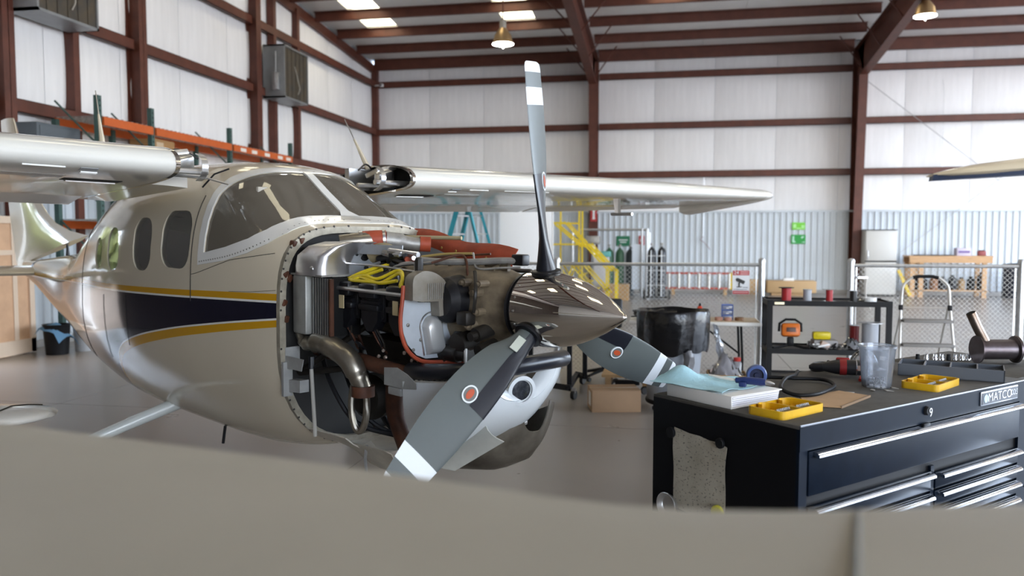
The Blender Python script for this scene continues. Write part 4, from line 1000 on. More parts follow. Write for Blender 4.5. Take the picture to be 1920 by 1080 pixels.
MB().sheet([[(-.24, -.05, -.50), (-.20, .10, -.47)], [(-.27, -.03, -.585), (-.23, .12, -.55)]], .006).build('hinge_plate', mat('primer_grey', (.4, .4, .4), .5), cb)
MB().cyl((-.27, -.13, -.55), (-.20, .08, -.53), .014, 8).build('hinge_rod', M_aludull, cb)
# lower cowl remains under the firewall
rm = []
for x, t in ((-1.30, 1), (-1.2, .98), (-1.08, .96), (-.98, .95)):
    rm.append([(x, p[1] * t, p[2] + (1 - t) * .1) for p in fsec(-1.30, .0, 48) if p[2] < -.64][0:])
MB().sheet(rm, .006).build('belly_lip', M_creamd, cb, 50)
gl = []
for x, z0, z1 in ((-1.13, -.735, -.765), (-1.04, -.72, -.82), (-.95, -.715, -.83), (-.85, -.71, -.825), (-.76, -.705, -.81), (-.70, -.71, -.795), (-.66, -.76, -.79)):
    gl.append([(x + random.uniform(-.006, .006), lerp(-.29, -.10, j / 5) , lerp(z0, z1, min(1, j / 3)) - .02 * math.sin(PI * j / 5)) for j in range(6)])
MB().sheet(gl, .006).build('gear_door_panel', M_creamd, cb, 50)
MB().tube([(-.93, -.27, -.72), (-.935, -.275, -.79), (-.93, -.27, -.86)], .008, 6).build('chain_link', M_galv, cb)

# ------------------------------------------------------------------ foreground wing, out of focus
CF = Vector((-math.sin(R(10.8)), math.cos(R(10.8)), 0)); CR = Vector((math.cos(R(10.8)), math.sin(R(10.8)), 0))
def cw(x, d, z): return CR * x + CF * d + Vector((0, 0, z))
fwg = empty('airplane_wing', cw(0, .6, 1.36)); tag(fwg, 'blurred cream wing of another airplane across the bottom of the view', 'airplane wing')
M_cream2 = mat('foreground_cream_paint', (.355, .328, .268), .45, coat=.0, noise=.04, nscale=3)
LEp = [(-1.9, 1.75), (-1.3, 1.46), (-.78, 1.215), (-.50, 1.10), (-.28, 1.01), (-.036, .90), (.078, .848), (.184, .822), (.29, .819), (.41, .832), (.53, .842), (.8, .86), (1.2, .88)]
rg = []
for i in range(41):
    x = lerp(-1.9, 1.2, i / 40); d = curve1(LEp, x)[0]; ring = []
    for a, b in ((0, -.012), (.004, .004), (.016, .020), (.040, .034), (.09, .045), (.2, .052), (.4, .050), (.62, .040), (.75, .012), (.755, 0), (.6, -.03), (.35, -.055), (.1, -.05), (.02, -.032)):
        ring.append(cw(x, d - a * (.75 if x > -.8 else 1), 1.395 + b) - fwg.location)
    rg.append(ring)
MB().loft(rg).build('wing_skin', M_cream2, fwg, 60)
jp = [cw(.434 * (.826 - t), .826 - t, 1.395 + curve1([(0, .004), (.016, .020), (.04, .034), (.09, .045), (.2, .0525), (.4, .0505)], t)[0] + .001) - fwg.location for t in (.03, .06, .1, .16, .22, .3, .4)]
MB().tube(jp, .0035, 6).build('panel_joint', mat('joint_dark', (.12, .11, .09), .7), fwg)
sm_ = []
for i in range(6):
    sm_.append([cw(.37 + .02 * i, .826 - t, 1.3955 + curve1([(0, .004), (.016, .020), (.04, .034), (.09, .045), (.2, .0525)], t)[0] + .0015) - fwg.location for t in (.012 + .004 * i, .025, .038, .05 - .004 * i)])
MB().sheet(sm_).build('grease_mark', mat('grease_stain', (.36, .30, .22), .5), fwg)

# ------------------------------------------------------------------ tool chest
TBM = Matrix.Translation((.46, 2.91, 0)) @ Matrix.Rotation(math.atan2(.704, .71), 4, 'Z')     # local x along the front, y to the back
def tbw(u, v, z): return TBM @ Vector((u, v, z))
TBZ = 1.05
M_tb = mat('sky_tinted_chest_black', (.005, .009, .017), .30, noise=.2, nscale=9, rvar=.05, spec=.09)  # blue sky reflection on the black front mixed into the paint colour
M_tbside = mat('chest_side_black', (.005, .005, .006), .5, spec=.15)
M_tbtop = mat('rubber_mat_top', (.060, .054, .046), .7, noise=.2, nscale=20)
M_bar = mat('chrome_bar', (.82, .83, .85), .12, 1.0)
tb = empty('tool_chest', M=TBM); tag(tb, 'black roller tool chest with long chrome drawer handles', 'tool chest')
W, D = 1.66, .72
MB().bb((.0, .012, .14), (W, D, 1.035)).build('chest_body', M_tbside, tb, None)
MB().box((W / 2, D / 2, 1.040), (W + .004, D, .014), ch=.004).build('top_mat', M_tbtop, tb)
MB().bb((0, -.002, .955), (W, .014, 1.046)).build('top_band', M_tb, tb, None)
MB().bb((0, .0, .14), (.045, .013, .955)).build('corner_post', M_tb, tb, None); MB().bb((W - .07, .0, .14), (W, .013, .955)).build('corner_post', M_tb, tb, None)
MB().tube([(0, -.001, 1.046), (W, -.001, 1.046)], .004, 6).build('edge_trim', mat('worn_edge', (.25, .26, .28), .4, .6), tb)
def drawer(u0, u1, z0, z1, nm='drawer'):
    d = MB().box(((u0 + u1) / 2, .004, (z0 + z1) / 2), (u1 - u0 - .008, .018, z1 - z0 - .010), ch=.003).build(nm, M_tb, tb)
    h = MB(); zt = z1 - .014
    h.add([(x, y, z) for x in (u0 + .025, u1 - .012) for y, z in ((-.004, zt + .006), (-.022, zt + .006), (-.032, zt - .002), (-.032, zt - .010), (-.026, zt - .015), (-.02, zt - .010), (-.004, zt - .004))], [(k, (k + 1) % 7, 7 + (k + 1) % 7, 7 + k) for k in range(7)] + [tuple(range(7))[::-1], tuple(range(7, 14))])
    h.build('drawer_handle', M_bar, d, 50)
    return d
drawer(.045, W - .07, .785, .955)
zc = [.755, .665, .575, .49, .40, .29, .16]
for a, b in zip(zc, zc[1:]): drawer(.045, .855, b, a)
zc = [.745, .668, .596, .524, .45, .36, .26, .16]
for a, b in zip(zc, zc[1:]): drawer(.88, W - .07, b, a)
MB().bb((.855, .0, .15), (.88, .013, .77)).build('divider_post', M_tb, tb, None)
lk = MB().lathe([(.0, .012), (.014, .012), (.017, .008), (.019, 0)], 20, Matrix.Translation((.80, -.002, 1.006)) @ rotm(R(90))).build('lock', M_black, tb)
text('lock_number', '9', .05, mat('number_white', (.75, .75, .75), .5), lk, Matrix.Translation((.812, -.016, .998)) @ rotm(R(90)))
MB().box((.79, -.006, .952), (.05, .02, .012), ch=.004).build('lock_latch', M_black, tb)
bd = MB().box((1.39, -.004, 1.004), (.33, .008, .062), ch=.003).build('name_badge', mat('badge_frame', (.42, .44, .47), .3, .8), tb)
MB().box((1.39, -.0085, 1.004), (.316, .003, .050)).build('badge_field', mat('badge_field', (.06, .065, .075), .35, .3), bd)
M_bl = mat('badge_letter', (.62, .64, .68), .3, .6)
text('badge_lettering', 'MATCO', .052, M_bl, bd, Matrix.Translation((1.385, -.0105, 1.004)) @ rotm(R(90)) @ Matrix.Diagonal((1.15, 1, 1, 1)))
text('badge_lettering', 'TOOLS', .030, M_bl, bd, Matrix.Translation((1.508, -.0105, 1.006)) @ rotm(R(90)) @ Matrix.Diagonal((.72, 1.2, 1, 1)))
MB().lathe([(.0, .002), (.018, .002), (.018, -.001)], 20, Matrix.Translation((1.262, -.0095, 1.004)) @ rotm(R(90))).build('badge_emblem', mat('emblem_blue', (.35, .50, .62), .35, .4), bd)
for u in (.10, W - .1):
    for v in (.1, D - .1):
        c = MB(); c.lathe([(.0, -.022), (.05, -.022), (.062, -.014), (.062, .014), (.05, .022), (0, .022)], 20, Matrix.Translation((u, v, .062)) @ rotm(R(90))); c.bb((u - .03, v - .035, .12), (u + .03, v + .035, .145)).bb((u - .02, v - .03, .05), (u + .02, v - .025, .13)).bb((u - .02, v + .025, .05), (u + .02, v + .03, .13))
        c.build('caster', M_rubber, tb)
# side locker at its end
sl = empty('side_locker', M=TBM @ Matrix.Translation((W + .02, 0, 0))); tag(sl, 'black side locker standing against the end of the tool chest', 'locker')
MB().bb((0, .05, .05), (.62, D - .02, 1.03)).build('locker_body', M_tbside, sl, None); MB().box((.31, D / 2 + .015, 1.038), (.63, D - .06, .016), ch=.004).build('locker_top', M_tbtop, sl)
MB().bb((.02, .04, .1), (.60, .05, 1.0)).build('locker_door', M_tb, sl, None); MB().tube([(.05, .045, .52), (.05, .01, .54), (.05, .01, .66), (.05, .045, .68)], .008, 8).build('locker_handle', M_bar, sl)
for u in (.05, .57):
    for v in (.1, D - .08): MB().cyl((u, v, 0), (u, v, .06), .025, 12).build('locker_foot', M_rubber, sl)

def on_chest(name, u, v, az=0, z=TBZ - .003):
    return empty(name, M=TBM @ Matrix.Translation((u, v, z)) @ Matrix.Rotation(az, 4, 'Z'))
Z1 = .0
# ring binder
bn = on_chest('ring_binder', .012, .315, 0); tag(bn, 'white ring binder under the blue shop towel on the chest', 'binder')
M_bind = mat('binder_vinyl', (.66, .64, .60), .4)
MB().box((.15, .17, .003), (.30, .34, .005), ch=.002).build('cover', M_bind, bn); MB().box((.15, .17, .047), (.30, .34, .005), rotm(0, R(.3)), ch=.002).build('cover', M_bind, bn)
MB().box((.003, .17, .025), (.006, .34, .048), ch=.002).build('spine', M_bind, bn)
for k in range(5): MB().box((.155 + .002 * k, .172, .008 + .0075 * k), (.275, .315, .006)).build('page_block', mat('paper_white', (.72, .70, .72), .7), bn, None)
for v in (.06, .17, .28): MB().tube([(.02 + .016 * math.cos(a), v, .025 + .016 * math.sin(a)) for a in [2 * PI * k / 16 for k in range(16)]], .002, 6, closed=True).build('binder_ring', M_bar, bn)
# shop towel
tw = on_chest('shop_towel', .02, .36, R(4), TBZ + .048); tag(tw, 'crumpled light blue paper shop towel lying on the white binder', 'towel')
random.seed(3)
g = []
for i in range(19):
    r = []
    for j in range(19):
        s, t = i / 18, j / 18; x, y = s * .31 - .01, t * .36
        z = .058 * math.exp(-((s - .42) ** 2 + (t - .80) ** 2) / .035) + .018 * math.exp(-((s - .75) ** 2 + (t - .45) ** 2) / .02) + .006 * math.sin(9 * s + 4 * t) * math.sin(7 * t + 2) + .004 * math.sin(21 * s * t + 3) + .007
        r.append((x + .012 * math.sin(5 * t), y + .015 * math.sin(4 * s), max(.003, z)))
    g.append(r)
MB().sheet(g, .0015).build('towel_sheet', mat('blue_paper', (.38, .62, .70), .8, noise=.06, nscale=30, bump=.3, bscale=90), tw, 70)
# wooden-handled pick with a blue grip, lying on the towel
gr = on_chest('blue_grip_tool', .17, .43, R(-60), TBZ + .078); tag(gr, 'blue-handled hand tool with white shaft lying across the binder', 'hand tool')
MB().tube([(0, 0, .0), (.03, 0, .002), (.10, 0, .0), (.115, 0, 0)], [.011, .014, .016, .013], 10).build('handle', mat('navy_plastic', (.015, .03, .12), .35), gr)
MB().box((.03, -.015, -.012), (.03, .018, .02), ch=.005).build('trigger', mat('navy_plastic', (.015, .03, .12), .35), gr)
MB().tube([(0, 0, 0), (-.06, .0, .006), (-.11, .01, .012)], [.006, .006, .004], 8).build('shaft', mat('bone_white', (.65, .62, .56), .5), gr)
MB().tube([(.115, 0, 0), (.135, 0, -.002), (.15, 0, -.004)], [.009, .008, .003], 8).build('metal_tip', M_alu, gr)
# blue ring tool standing behind
rt_ = on_chest('ring_gauge', .505, .60, R(-48), TBZ); tag(rt_, 'round blue plastic roller standing upright behind the hand tool', 'roller')
MB().lathe([(.030, -.022), (.040, -.022), (.044, -.016), (.044, .016), (.040, .022), (.030, .022), (.030, -.022)], 28, Matrix.Translation((0, 0, .044)) @ rotm(R(90)), caps=False).build('tyre', mat('blue_plastic', (.06, .10, .26), .35), rt_)
MB().lathe([(.0, -.012), (.030, -.012), (.030, .010), (.012, .010), (.010, .018), (0, .018)], 24, Matrix.Translation((0, 0, .044)) @ rotm(R(90))).build('hub', mat('navy_dark', (.01, .015, .05), .4), rt_)
# yellow bit trays
def bit_tray(name, u, v, az, label):
    t = on_chest(name, u, v, az); tag(t, label, 'bit tray', 'yellow bit trays on the tool chest')
    M_y = mat('yellow_tray_plastic', (.66, .38, .012), .35, noise=.1, nscale=12)
    o = rrect(0, 0, .27, .155, .02, 3); MB().prism(o, 0, .004).build('tray_floor', M_y, t)
    w = MB(); n = len(o); wv = []
    ins = rrect(.006, .006, .264, .149, .016, 3)
    for a, z in ((o, .002), (o, .030), (ins, .030), (ins, .004)): wv.append([(p[0], p[1], z) for p in a])
    w.loft(wv, caps=False); w.build('tray_wall', M_y, t)
    MB().bb((.135, .006, .004), (.142, .149, .026)).build('divider', M_y, t, None)
    for k, (x, y) in enumerate(((.03, .03), (.155, .03))):
        MB().bb((x, y, .004), (x + .095, y + .045, .018)).build('bit_rack', mat('tray_dark', (.20, .13, .02), .5), t, None)
        for i in range(8): MB().cyl((x + .01 + i * .0105, y + .02, .018), (x + .01 + i * .0105, y + .024, .027), .0035, 6).build('driver_bit', M_aludull, t)
    for x in (.07, .2): MB().lathe([(.028, 0), (.030, .03), (.026, .03), (.024, 0)], 14, TR((x, .12, .004)), a0=0, a1=PI, caps=False).build('finger_scoop', M_y, t)
    return t
bit_tray('bit_tray', .02, .085, R(4), 'yellow bit tray beside the white binder at the chest corner'); bit_tray('bit_tray', 1.00, .06, R(9), 'yellow bit tray in front of the grey divided organizer')
# cardboard piece
cb_ = on_chest('cardboard_piece', .31, .20, R(-20)); tag(cb_, 'flat torn piece of brown cardboard on the chest top', 'cardboard')
MB().prism([(0, -.01), (.10, -.075), (.355, .09), (.30, .215), (.06, .135)], .002, .007).build('cardboard_sheet', mat('cardboard', (.40, .25, .13), .8, noise=.08, nscale=10), cb_)
MB().prism([(.10, -.078), (.357, .088), (.352, .094), (.1, -.070)], .0, .009).build('flute_edge', mat('cardboard_edge', (.22, .14, .08), .9), cb_)
# clear deli cup with hardware
cu = on_chest('plastic_cup', .915, .285, 0); tag(cu, 'translucent plastic cup with small hardware in the bottom', 'cup')
M_cup = clear('frosted_plastic', (.92, .94, .97), .20, (.82, .87, .95), .15)
MB().lathe([(.0, .001), (.058, .001), (.060, .006), (.074, .165), (.0755, .172), (.080, .174), (.080, .182), (.076, .184), (.073, .170), (.058, .010), (.0, .005)], 40).build('cup_wall', M_cup, cu, 40)
random.seed(11)
for k in range(26):
    a = random.random() * 2 * PI; r = .042 * math.sqrt(random.random()); z = .012 + random.random() * .024
    if k % 2: MB(TR((r * math.cos(a), r * math.sin(a), z), random.random() * 6, random.random() * 3)).cyl((0, 0, -.012), (0, 0, .010), .003, 6).cyl((0, 0, .010), (0, 0, .014), .006, 6).build('screw', M_aludull, cu)
    else: MB(TR((r * math.cos(a), r * math.sin(a), z), random.random() * 6, random.random() * 3)).lathe([(.004, -.003), (.008, -.003), (.008, .003), (.004, .003), (.004, -.003)], 6, caps=False).build('nut', M_alu, cu)
# grey divided organizer
og = on_chest('organizer_tray', 1.275, .40, math.atan2(-.39, .19), TBZ - .002); tag(og, 'grey divided organizer tray on the chest top', 'organizer')
M_og = mat('grey_plastic', (.10, .11, .125), .4)
L_, Wd, H_ = .435, .19, .055
MB().bb((0, 0, 0), (L_, Wd, .004)).build('tray_floor', M_og, og, None)
for a, b in (((0, 0, 0), (L_, .005, H_)), ((0, Wd - .005, 0), (L_, Wd, H_)), ((0, 0, 0), (.005, Wd, H_)), ((L_ - .005, 0, 0), (L_, Wd, H_))): MB().bb(a, b).build('tray_side', M_og, og, None)
for k in (1, 2, 3): MB().bb((L_ * k / 4 - .003, .005, .004), (L_ * k / 4 + .003, Wd - .005, H_ - .002)).build('divider', mat('grey_plastic_light', (.16, .17, .19), .4), og, None)
for k in range(1, 6): MB().bb((.005, Wd * k / 6 - .0015, .004), (L_ - .005, Wd * k / 6 + .0015, H_ - .014)).build('divider', M_og, og, None)
# air drill with its hose
dr = on_chest('power_drill', 1.02, .52, R(-52), TBZ); tag(dr, 'black and red cordless drill lying on its side on the chest', 'drill')
M_dk = mat('drill_black', (.018, .018, .02), .4); M_dr = mat('drill_red', (.30, .02, .02), .4)
MB().tube([(-.09, 0, .04), (-.03, 0, .042), (.04, 0, .042), (.09, 0, .042), (.115, 0, .042)], [.020, .034, .036, .034, .028], 16).build('motor_body', M_dk, dr)
MB().cyl((-.015, 0, .042), (.015, 0, .042), .0375, 16).build('red_collar', M_dr, dr); MB().box((.0, .02, .075), (.06, .03, .016), rotm(R(-20)), ch=.006).build('red_cover', M_dr, dr)
MB().cyl((.055, 0, .042), (.060, 0, .042), .0385, 16).build('chrome_ring', M_bar, dr); MB().box((.075, -.033, .045), (.035, .006, .024), ch=.002).build('rating_label', mat('label_tan', (.35, .25, .2), .6), dr)
MB().tube([(-.09, 0, .04), (-.13, 0, .038), (-.15, 0, .036)], [.020, .018, .008], 14).build('chuck', M_blk, dr)
MB().tube([(.02, .02, .035), (.06, .10, .028), (.07, .15, .025)], [.022, .020, .022], 12).build('grip', M_dk, dr); MB().box((.075, .17, .028), (.09, .05, .05), ch=.01).build('battery', M_dk, dr)
# black air hose loops
hz = .012
ah = MB().tube([tbw(u, v, TBZ + z) for u, v, z in spline([(.50, .69, hz), (.60, .66, .016), (.72, .57, hz), (.80, .47, hz), (.72, .36, hz), (.58, .30, hz), (.46, .28, hz), (.40, .32, hz), (.44, .42, .02), (.60, .52, .03), (.80, .62, hz), (.90, .68, hz)], 8)], .0085, 10).build('air_hose', mat('hose_rubber', (.008, .008, .009), .5, spec=.2), None, 60)
tag(ah, 'black rubber air hose looped across the chest top', 'hose')
rc_ = on_chest('coiled_cord', 1.06, .665, R(20)); tag(rc_, 'black coiled cord beside the drill on the chest', 'cord')
MB().tube([(.085 * math.cos(a) * (1 + .02 * math.sin(a * 3)), .038 * math.sin(a), .012 + .004 * k_ / 8) for k_, a in enumerate([2 * PI * k / 20 for k in range(60)])], .007, 8).build('cord_loop', M_blk, rc_)
# red clip by the cup, clear blister dome, small scraps
rdc = on_chest('red_clip', .985, .40, R(30)); tag(rdc, 'small red plastic clip beside the translucent cup', 'clip'); MB().box((0, 0, .012), (.045, .022, .022), ch=.006).cyl((-.02, 0, .014), (-.045, .005, .012), .008, 8).build('clip_body', mat('clip_red', (.45, .03, .02), .4), rdc)
dm_ = on_chest('blister_pack', 1.31, .60, R(-30)); tag(dm_, 'clear plastic blister dome behind the drill', 'packaging')
M_clear = clear('clear_plastic', (.95, .96, .97), .06, (.8, .8, .8), .08)
MB().sheet([[(.075 * math.sin(a) * math.cos(b), .055 * math.sin(a) * math.sin(b), .095 * math.cos(a) + .003) for b in [2 * PI * k / 20 for k in range(21)]] for a in [.02 + (PI / 2 - .02) * i / 8 for i in range(9)]], .001).build('dome', M_clear, dm_, 60)
MB().prism(rrect(-.09, -.07, .09, .07, .02), .001, .004).build('blister_base', M_clear, dm_)
for k, (u, v, a) in enumerate(((.80, .22, .4), (.86, .17, 1.2), (.70, .25, 2.0), (.72, .66, .3), (.93, .19, .9))):
    t = on_chest('paint_chip', u, v, a); tag(t, ('pale paint scrap in front of the translucent cup', 'grey paint scrap near the chest front edge', 'pale paint scrap beside the cardboard', 'pale scrap near the back of the chest', 'curled pale scrap by the base of the cup')[k], 'scrap')
    MB().prism([(0, 0), (.03, .004), (.045, .018), (.02, .022)], .001, .004).build('chip', mat('chip_grey', (.36, .34, .31), .7), t)
# sockets and dark fittings standing behind the organizer on the side locker
sk = [(1.80, .60), (1.84, .575), (1.88, .55), (1.91, .53), (1.94, .51), (1.96, .485), (1.99, .465), (2.02, .45)]
for k, (u, v) in enumerate(sk):
    s_ = on_chest('socket', u, v, 0); tag(s_, ('first', 'second', 'third', 'fourth', 'fifth', 'sixth', 'seventh', 'eighth')[k] + ' small socket in the row, counted from the organizer towards the muffler', 'socket', 'small sockets in a row'); r = .011 + .0012 * (k % 4)
    MB().lathe([(r * .6, .0), (r, .0), (r, .016), (r * .85, .020), (r * .85, .034), (r * .55, .034), (r * .55, .004)], 14).build('socket_body', M_bar if k % 4 else M_black, s_)
# muffler with its up-pipe
mf = on_chest('exhaust_muffler', 1.98, .37, R(-34)); tag(mf, 'short steel muffler with angled pipe on the side locker', 'muffler')
M_st = mat('heat_stained_steel', (.16, .14, .15), .38, .85, c2=(.07, .05, .05), nscale=6)
MB().lathe([(.0, -.02), (.072, -.02), (.072, -.012), (.052, -.008), (.052, .17), (.070, .176), (.072, .186), (.0, .186)], 28, Matrix.Translation((0, 0, .072)) @ rotm(0, R(90))).build('muffler_can', M_st, mf)
MB().tube([(.03, 0, .10), (-.02, 0, .19), (-.055, 0, .262)], .024, 16).build('inlet_pipe', mat('blued_pipe', (.34, .30, .27), .3, .9, c2=(.16, .10, .06), nscale=5), mf)
MB().lathe([(0, 0), (.0215, 0)], 16, Matrix.Translation((-.0555, 0, .2635)) @ Vector((0, 0, 1)).rotation_difference(Vector((-.035, 0, .072))).to_matrix().to_4x4()).build('pipe_bore', M_dark, mf)
MB().tube(spline([(.18, 0, .07), (.24, 0, .075), (.28, .0, .055), (.29, 0, .0)], 5), .018, 10).build('outlet_pipe', M_st, mf)
# papers and magnets on the chest side (local x = 0 plane)
nt_ = on_chest('taped_notice', 0, 0, 0, 0); tag(nt_, 'worn handwritten note held by magnets on the chest side', 'notice')
def notemat():
    m = mat('worn_note_paper', (.40, .36, .29), .8, c2=(.30, .27, .21), nscale=9); ntt = m.node_tree; b = ntt.nodes['Principled BSDF']
    tc = ntt.nodes.new('ShaderNodeTexCoord'); mp = ntt.nodes.new('ShaderNodeMapping'); mp.inputs['Scale'].default_value = (1, 55, 95); nz = ntt.nodes.new('ShaderNodeTexNoise'); nz.inputs['Scale'].default_value = 1.4; nz.inputs['Detail'].default_value = 4
    rp = ntt.nodes.new('ShaderNodeValToRGB'); rp.color_ramp.elements[0].position = .58; rp.color_ramp.elements[1].position = .66; mx = ntt.nodes.new('ShaderNodeMixRGB'); mx.inputs[2].default_value = (.12, .11, .10, 1)
    old = b.inputs['Base Color'].links[0].from_socket
    ntt.links.new(tc.outputs['Object'], mp.inputs[0]); ntt.links.new(mp.outputs[0], nz.inputs[0]); ntt.links.new(nz.outputs[0], rp.inputs[0]); ntt.links.new(rp.outputs[0], mx.inputs[0]); ntt.links.new(old, mx.inputs[1]); ntt.links.new(mx.outputs[0], b.inputs['Base Color']); return m
g = []
for i in range(9):
    t = i / 8; g.append([(-.006 - .004 * math.sin(9 * t + j), lerp(.592, .318, j / 6) + .006 * math.sin(4 * t + j), lerp(.930, .60, t) - .004 * j + .005 * math.sin(3 * j)) for j in range(7)])
MB().sheet(g, .001).build('note_sheet', notemat(), nt_, 60)
def magnet(y, z, r, m, label, h=.012):
    e = on_chest('magnet', 0, 0, 0, 0); tag(e, label, 'magnet'); MB().lathe([(.0, h), (r * .9, h), (r, h * .8), (r, 0)], 24, Matrix.Translation((-.008, y, z)) @ rotm(0, R(-90))).build('magnet_disc', m, e)
magnet(.605, .905, .022, M_black, 'round black magnet at the top far corner of the note'); magnet(.345, .915, .020, M_black, 'black magnet at the top near corner of the note'); magnet(.352, .642, .030, mat('yellow_magnet', (.55, .50, .02), .4), 'round yellow magnet at the bottom of the note')
ch_ = on_chest('magnetic_parts_dish', 0, 0, 0, 0); tag(ch_, 'round steel magnetic parts dish stuck to the chest side', 'dish')
MB().lathe([(.0, .008), (.035, .008), (.045, .022), (.052, .026), (.055, .024), (.046, .004), (0, .001)], 32, Matrix.Translation((-.002, .615, .60)) @ rotm(0, R(-90))).build('dish_bowl', M_alu, ch_)

# ------------------------------------------------------------------ other airplane parts reaching into the picture
def wing_piece(name, label, pts, m, und=None, th=.10):
    """pts: list of (leading point, trailing point, thickness) along the span"""
    base = Vector(pts[0][0]); e = empty(name, base); tag(e, label, 'airplane wing'); rg = []
    for a, b, t in pts:
        a, b = Vector(a) - base, Vector(b) - base; ring = []
        for s, h in ((0, 0), (.015, .35), (.06, .62), (.2, .92), (.45, 1.0), (.75, .55), (1, .04), (.97, -.06), (.7, -.25), (.35, -.42), (.1, -.34), (.02, -.18)): ring.append(a.lerp(b, s) + Vector((0, 0, h * t)))
        rg.append(ring)
    MB().loft(rg).build('wing_skin', m, e, 50); return e, base
# tip of the wing of the airplane parked on the right
w3, b3 = wing_piece('airplane_wing', 'cream airplane wing tip with dark blue lower edge entering at the right', [((3.25, 10.92, 2.47), (3.20, 11.10, 2.46), .02), ((3.45, 10.78, 2.48), (3.42, 11.5, 2.47), .07), ((3.8, 10.72, 2.50), (3.8, 11.9, 2.50), .12), ((4.4, 10.68, 2.54), (4.5, 12.1, 2.54), .16), ((6.0, 10.6, 2.62), (6.2, 12.2, 2.62), .2), ((8.5, 10.5, 2.72), (8.7, 12.2, 2.72), .22)], mat('tan_wing_paint', (.62, .55, .42), .3, coat=.3))
MB().loft([[Vector(p) - b3 for p in ((3.22, 10.90, 2.40), (3.22, 11.05, 2.40), (3.24, 11.08, 2.47), (3.24, 10.91, 2.475))], [Vector(p) - b3 for p in ((4.4, 10.66, 2.455), (4.4, 11.0, 2.455), (4.4, 11.1, 2.52), (4.4, 10.68, 2.545))], [Vector(p) - b3 for p in ((8.5, 10.5, 2.62), (8.5, 10.9, 2.62), (8.5, 11, 2.70), (8.5, 10.5, 2.72))]]).build('lower_edge_stripe', mat('navy_stripe', (.02, .035, .08), .3), w3)
# tip of a tailplane at the left edge
tp4 = []
for q in (.004, .03, .07, .12, .18, .26, .35, .7, 1.5):
    hh = .30 * math.sqrt(max(.0004, 1 - (1 - min(q, .35) / .35) ** 2)) + (.08 * (q - .35) if q > .35 else 0); cx_, cy_ = -2.90 - .97 * q, 3.38 - .22 * q
    tp4.append(((cx_ + .25 * hh, cy_ - .95 * hh, .845), (cx_ - .25 * hh, cy_ + .95 * hh, .84), .012 + .045 * min(1, hh / .3)))
w4, b4 = wing_piece('airplane_tailplane', 'white rounded tailplane tip at the left edge above the blurred wing', tp4, mat('tailplane_white', (.62, .60, .55), .25, coat=.5))
w4['category'] = 'airplane tail'
ja, jb, jt_ = (lambda q, hh: (Vector((-2.90 - .97 * q + .25 * hh, 3.38 - .22 * q - .95 * hh, .845)), Vector((-2.90 - .97 * q - .25 * hh, 3.38 - .22 * q + .95 * hh, .84)), .012 + .045 * min(1, hh / .3)))(.18, .30 * math.sqrt(1 - (1 - .18 / .35) ** 2))
jt = [ja.lerp(jb, s_) + Vector((0, 0, h_ * jt_ + .001)) - b4 for s_, h_ in ((.015, .35), (.06, .62), (.2, .92), (.45, 1.0), (.75, .55), (1, .04))]
MB().tube(jt, .004, 6).build('tip_joint', M_seam, w4)

# ------------------------------------------------------------------ chain-link fence
M_mesh = mat('zinc_mesh', (.46, .46, .44), .5, .5)
FY = 10.1
def fence(x0, x1, label, posts, ztop=1.37):
    e = empty('chain_link_fence', (x0, FY, 0)); tag(e, label, 'fence')
    MB().cyl((0, 0, ztop), (x1 - x0, 0, ztop), .021, 10).build('top_rail', M_galv, e)
    for px in posts:
        p = MB().cyl((px - x0, 0, 0), (px - x0, 0, 1.42), .038, 14).build('fence_post', M_galv, e); MB().lathe([(.041, 1.40), (.041, 1.425), (.030, 1.448), (0, 1.455)], 14, TR((px - x0, 0, 0))).build('post_cap', M_galv, p)
        for z in (.25, .8, 1.25): MB().lathe([(.042, z - .012), (.042, z + .012)], 14, TR((px - x0, 0, 0)), caps=False).build('tension_band', M_galv, p)
        s = 1 if px < (x0 + x1) / 2 else -1
        MB().bb((px - x0 + s * .06 - .008, -.004, .05), (px - x0 + s * .06 + .008, .004, 1.36)).build('tension_bar', M_galv, e, None)
    # diamond weave of zigzag wires
    L, dx, r = x1 - x0, .055, .0015; m = MB(); n = int(L / dx); rows = int(1.33 / dx)
    vs = []; fs = []
    for i in range(n):
        for s in (0, 1):
            for k in range(rows):
                xa, xb = (i + (k + s) % 2) * dx, (i + (k + 1 + s) % 2) * dx; za, zb = .03 + k * dx, .03 + (k + 1) * dx
                ya = .003 if s else -.003; q = len(vs); d = Vector((xb - xa, 0, zb - za)).normalized(); o = Vector((-d.z, 0, d.x)) * r
                A, B = Vector((xa, ya, za)), Vector((xb, ya, zb))
                vs += [A + o, A - o, A + Vector((0, r * 1.6, 0)), B + o, B - o, B + Vector((0, r * 1.6, 0))]; fs += [(q, q + 1, q + 4, q + 3), (q + 1, q + 2, q + 5, q + 4), (q + 2, q, q + 3, q + 5)]
    m.add(vs, fs); tag(m.build('chain_link_mesh', M_mesh, e, None, False), kind='stuff')
    return e
f1_ = fence(-2.4, 1.12, 'chain-link fence running behind the propeller to the post by the table', [-2.4, -1.35, 1.12]); fence(2.13, 5.4, 'chain-link fence to the right of the opening behind the step stool', [2.13, 3.95, 5.4])
# opened gate leaf hardware at the right-hand post
gt = empty('gate_hinge', (2.16, FY - .05, 0)); tag(gt, 'white rope and hinge bracket tied to the fence post above the black cart', 'rope')
MB().bb((.03, -.03, 1.22), (.14, .0, 1.245)).build('hinge_arm', M_galv, gt, None); MB().tube(spline([(.13, -.02, 1.24), (.12, -.03, 1.1), (.135, -.03, .95), (.17, -.05, .86)], 6), .010, 7).build('rope', mat('white_rope', (.62, .60, .56), .8), gt)
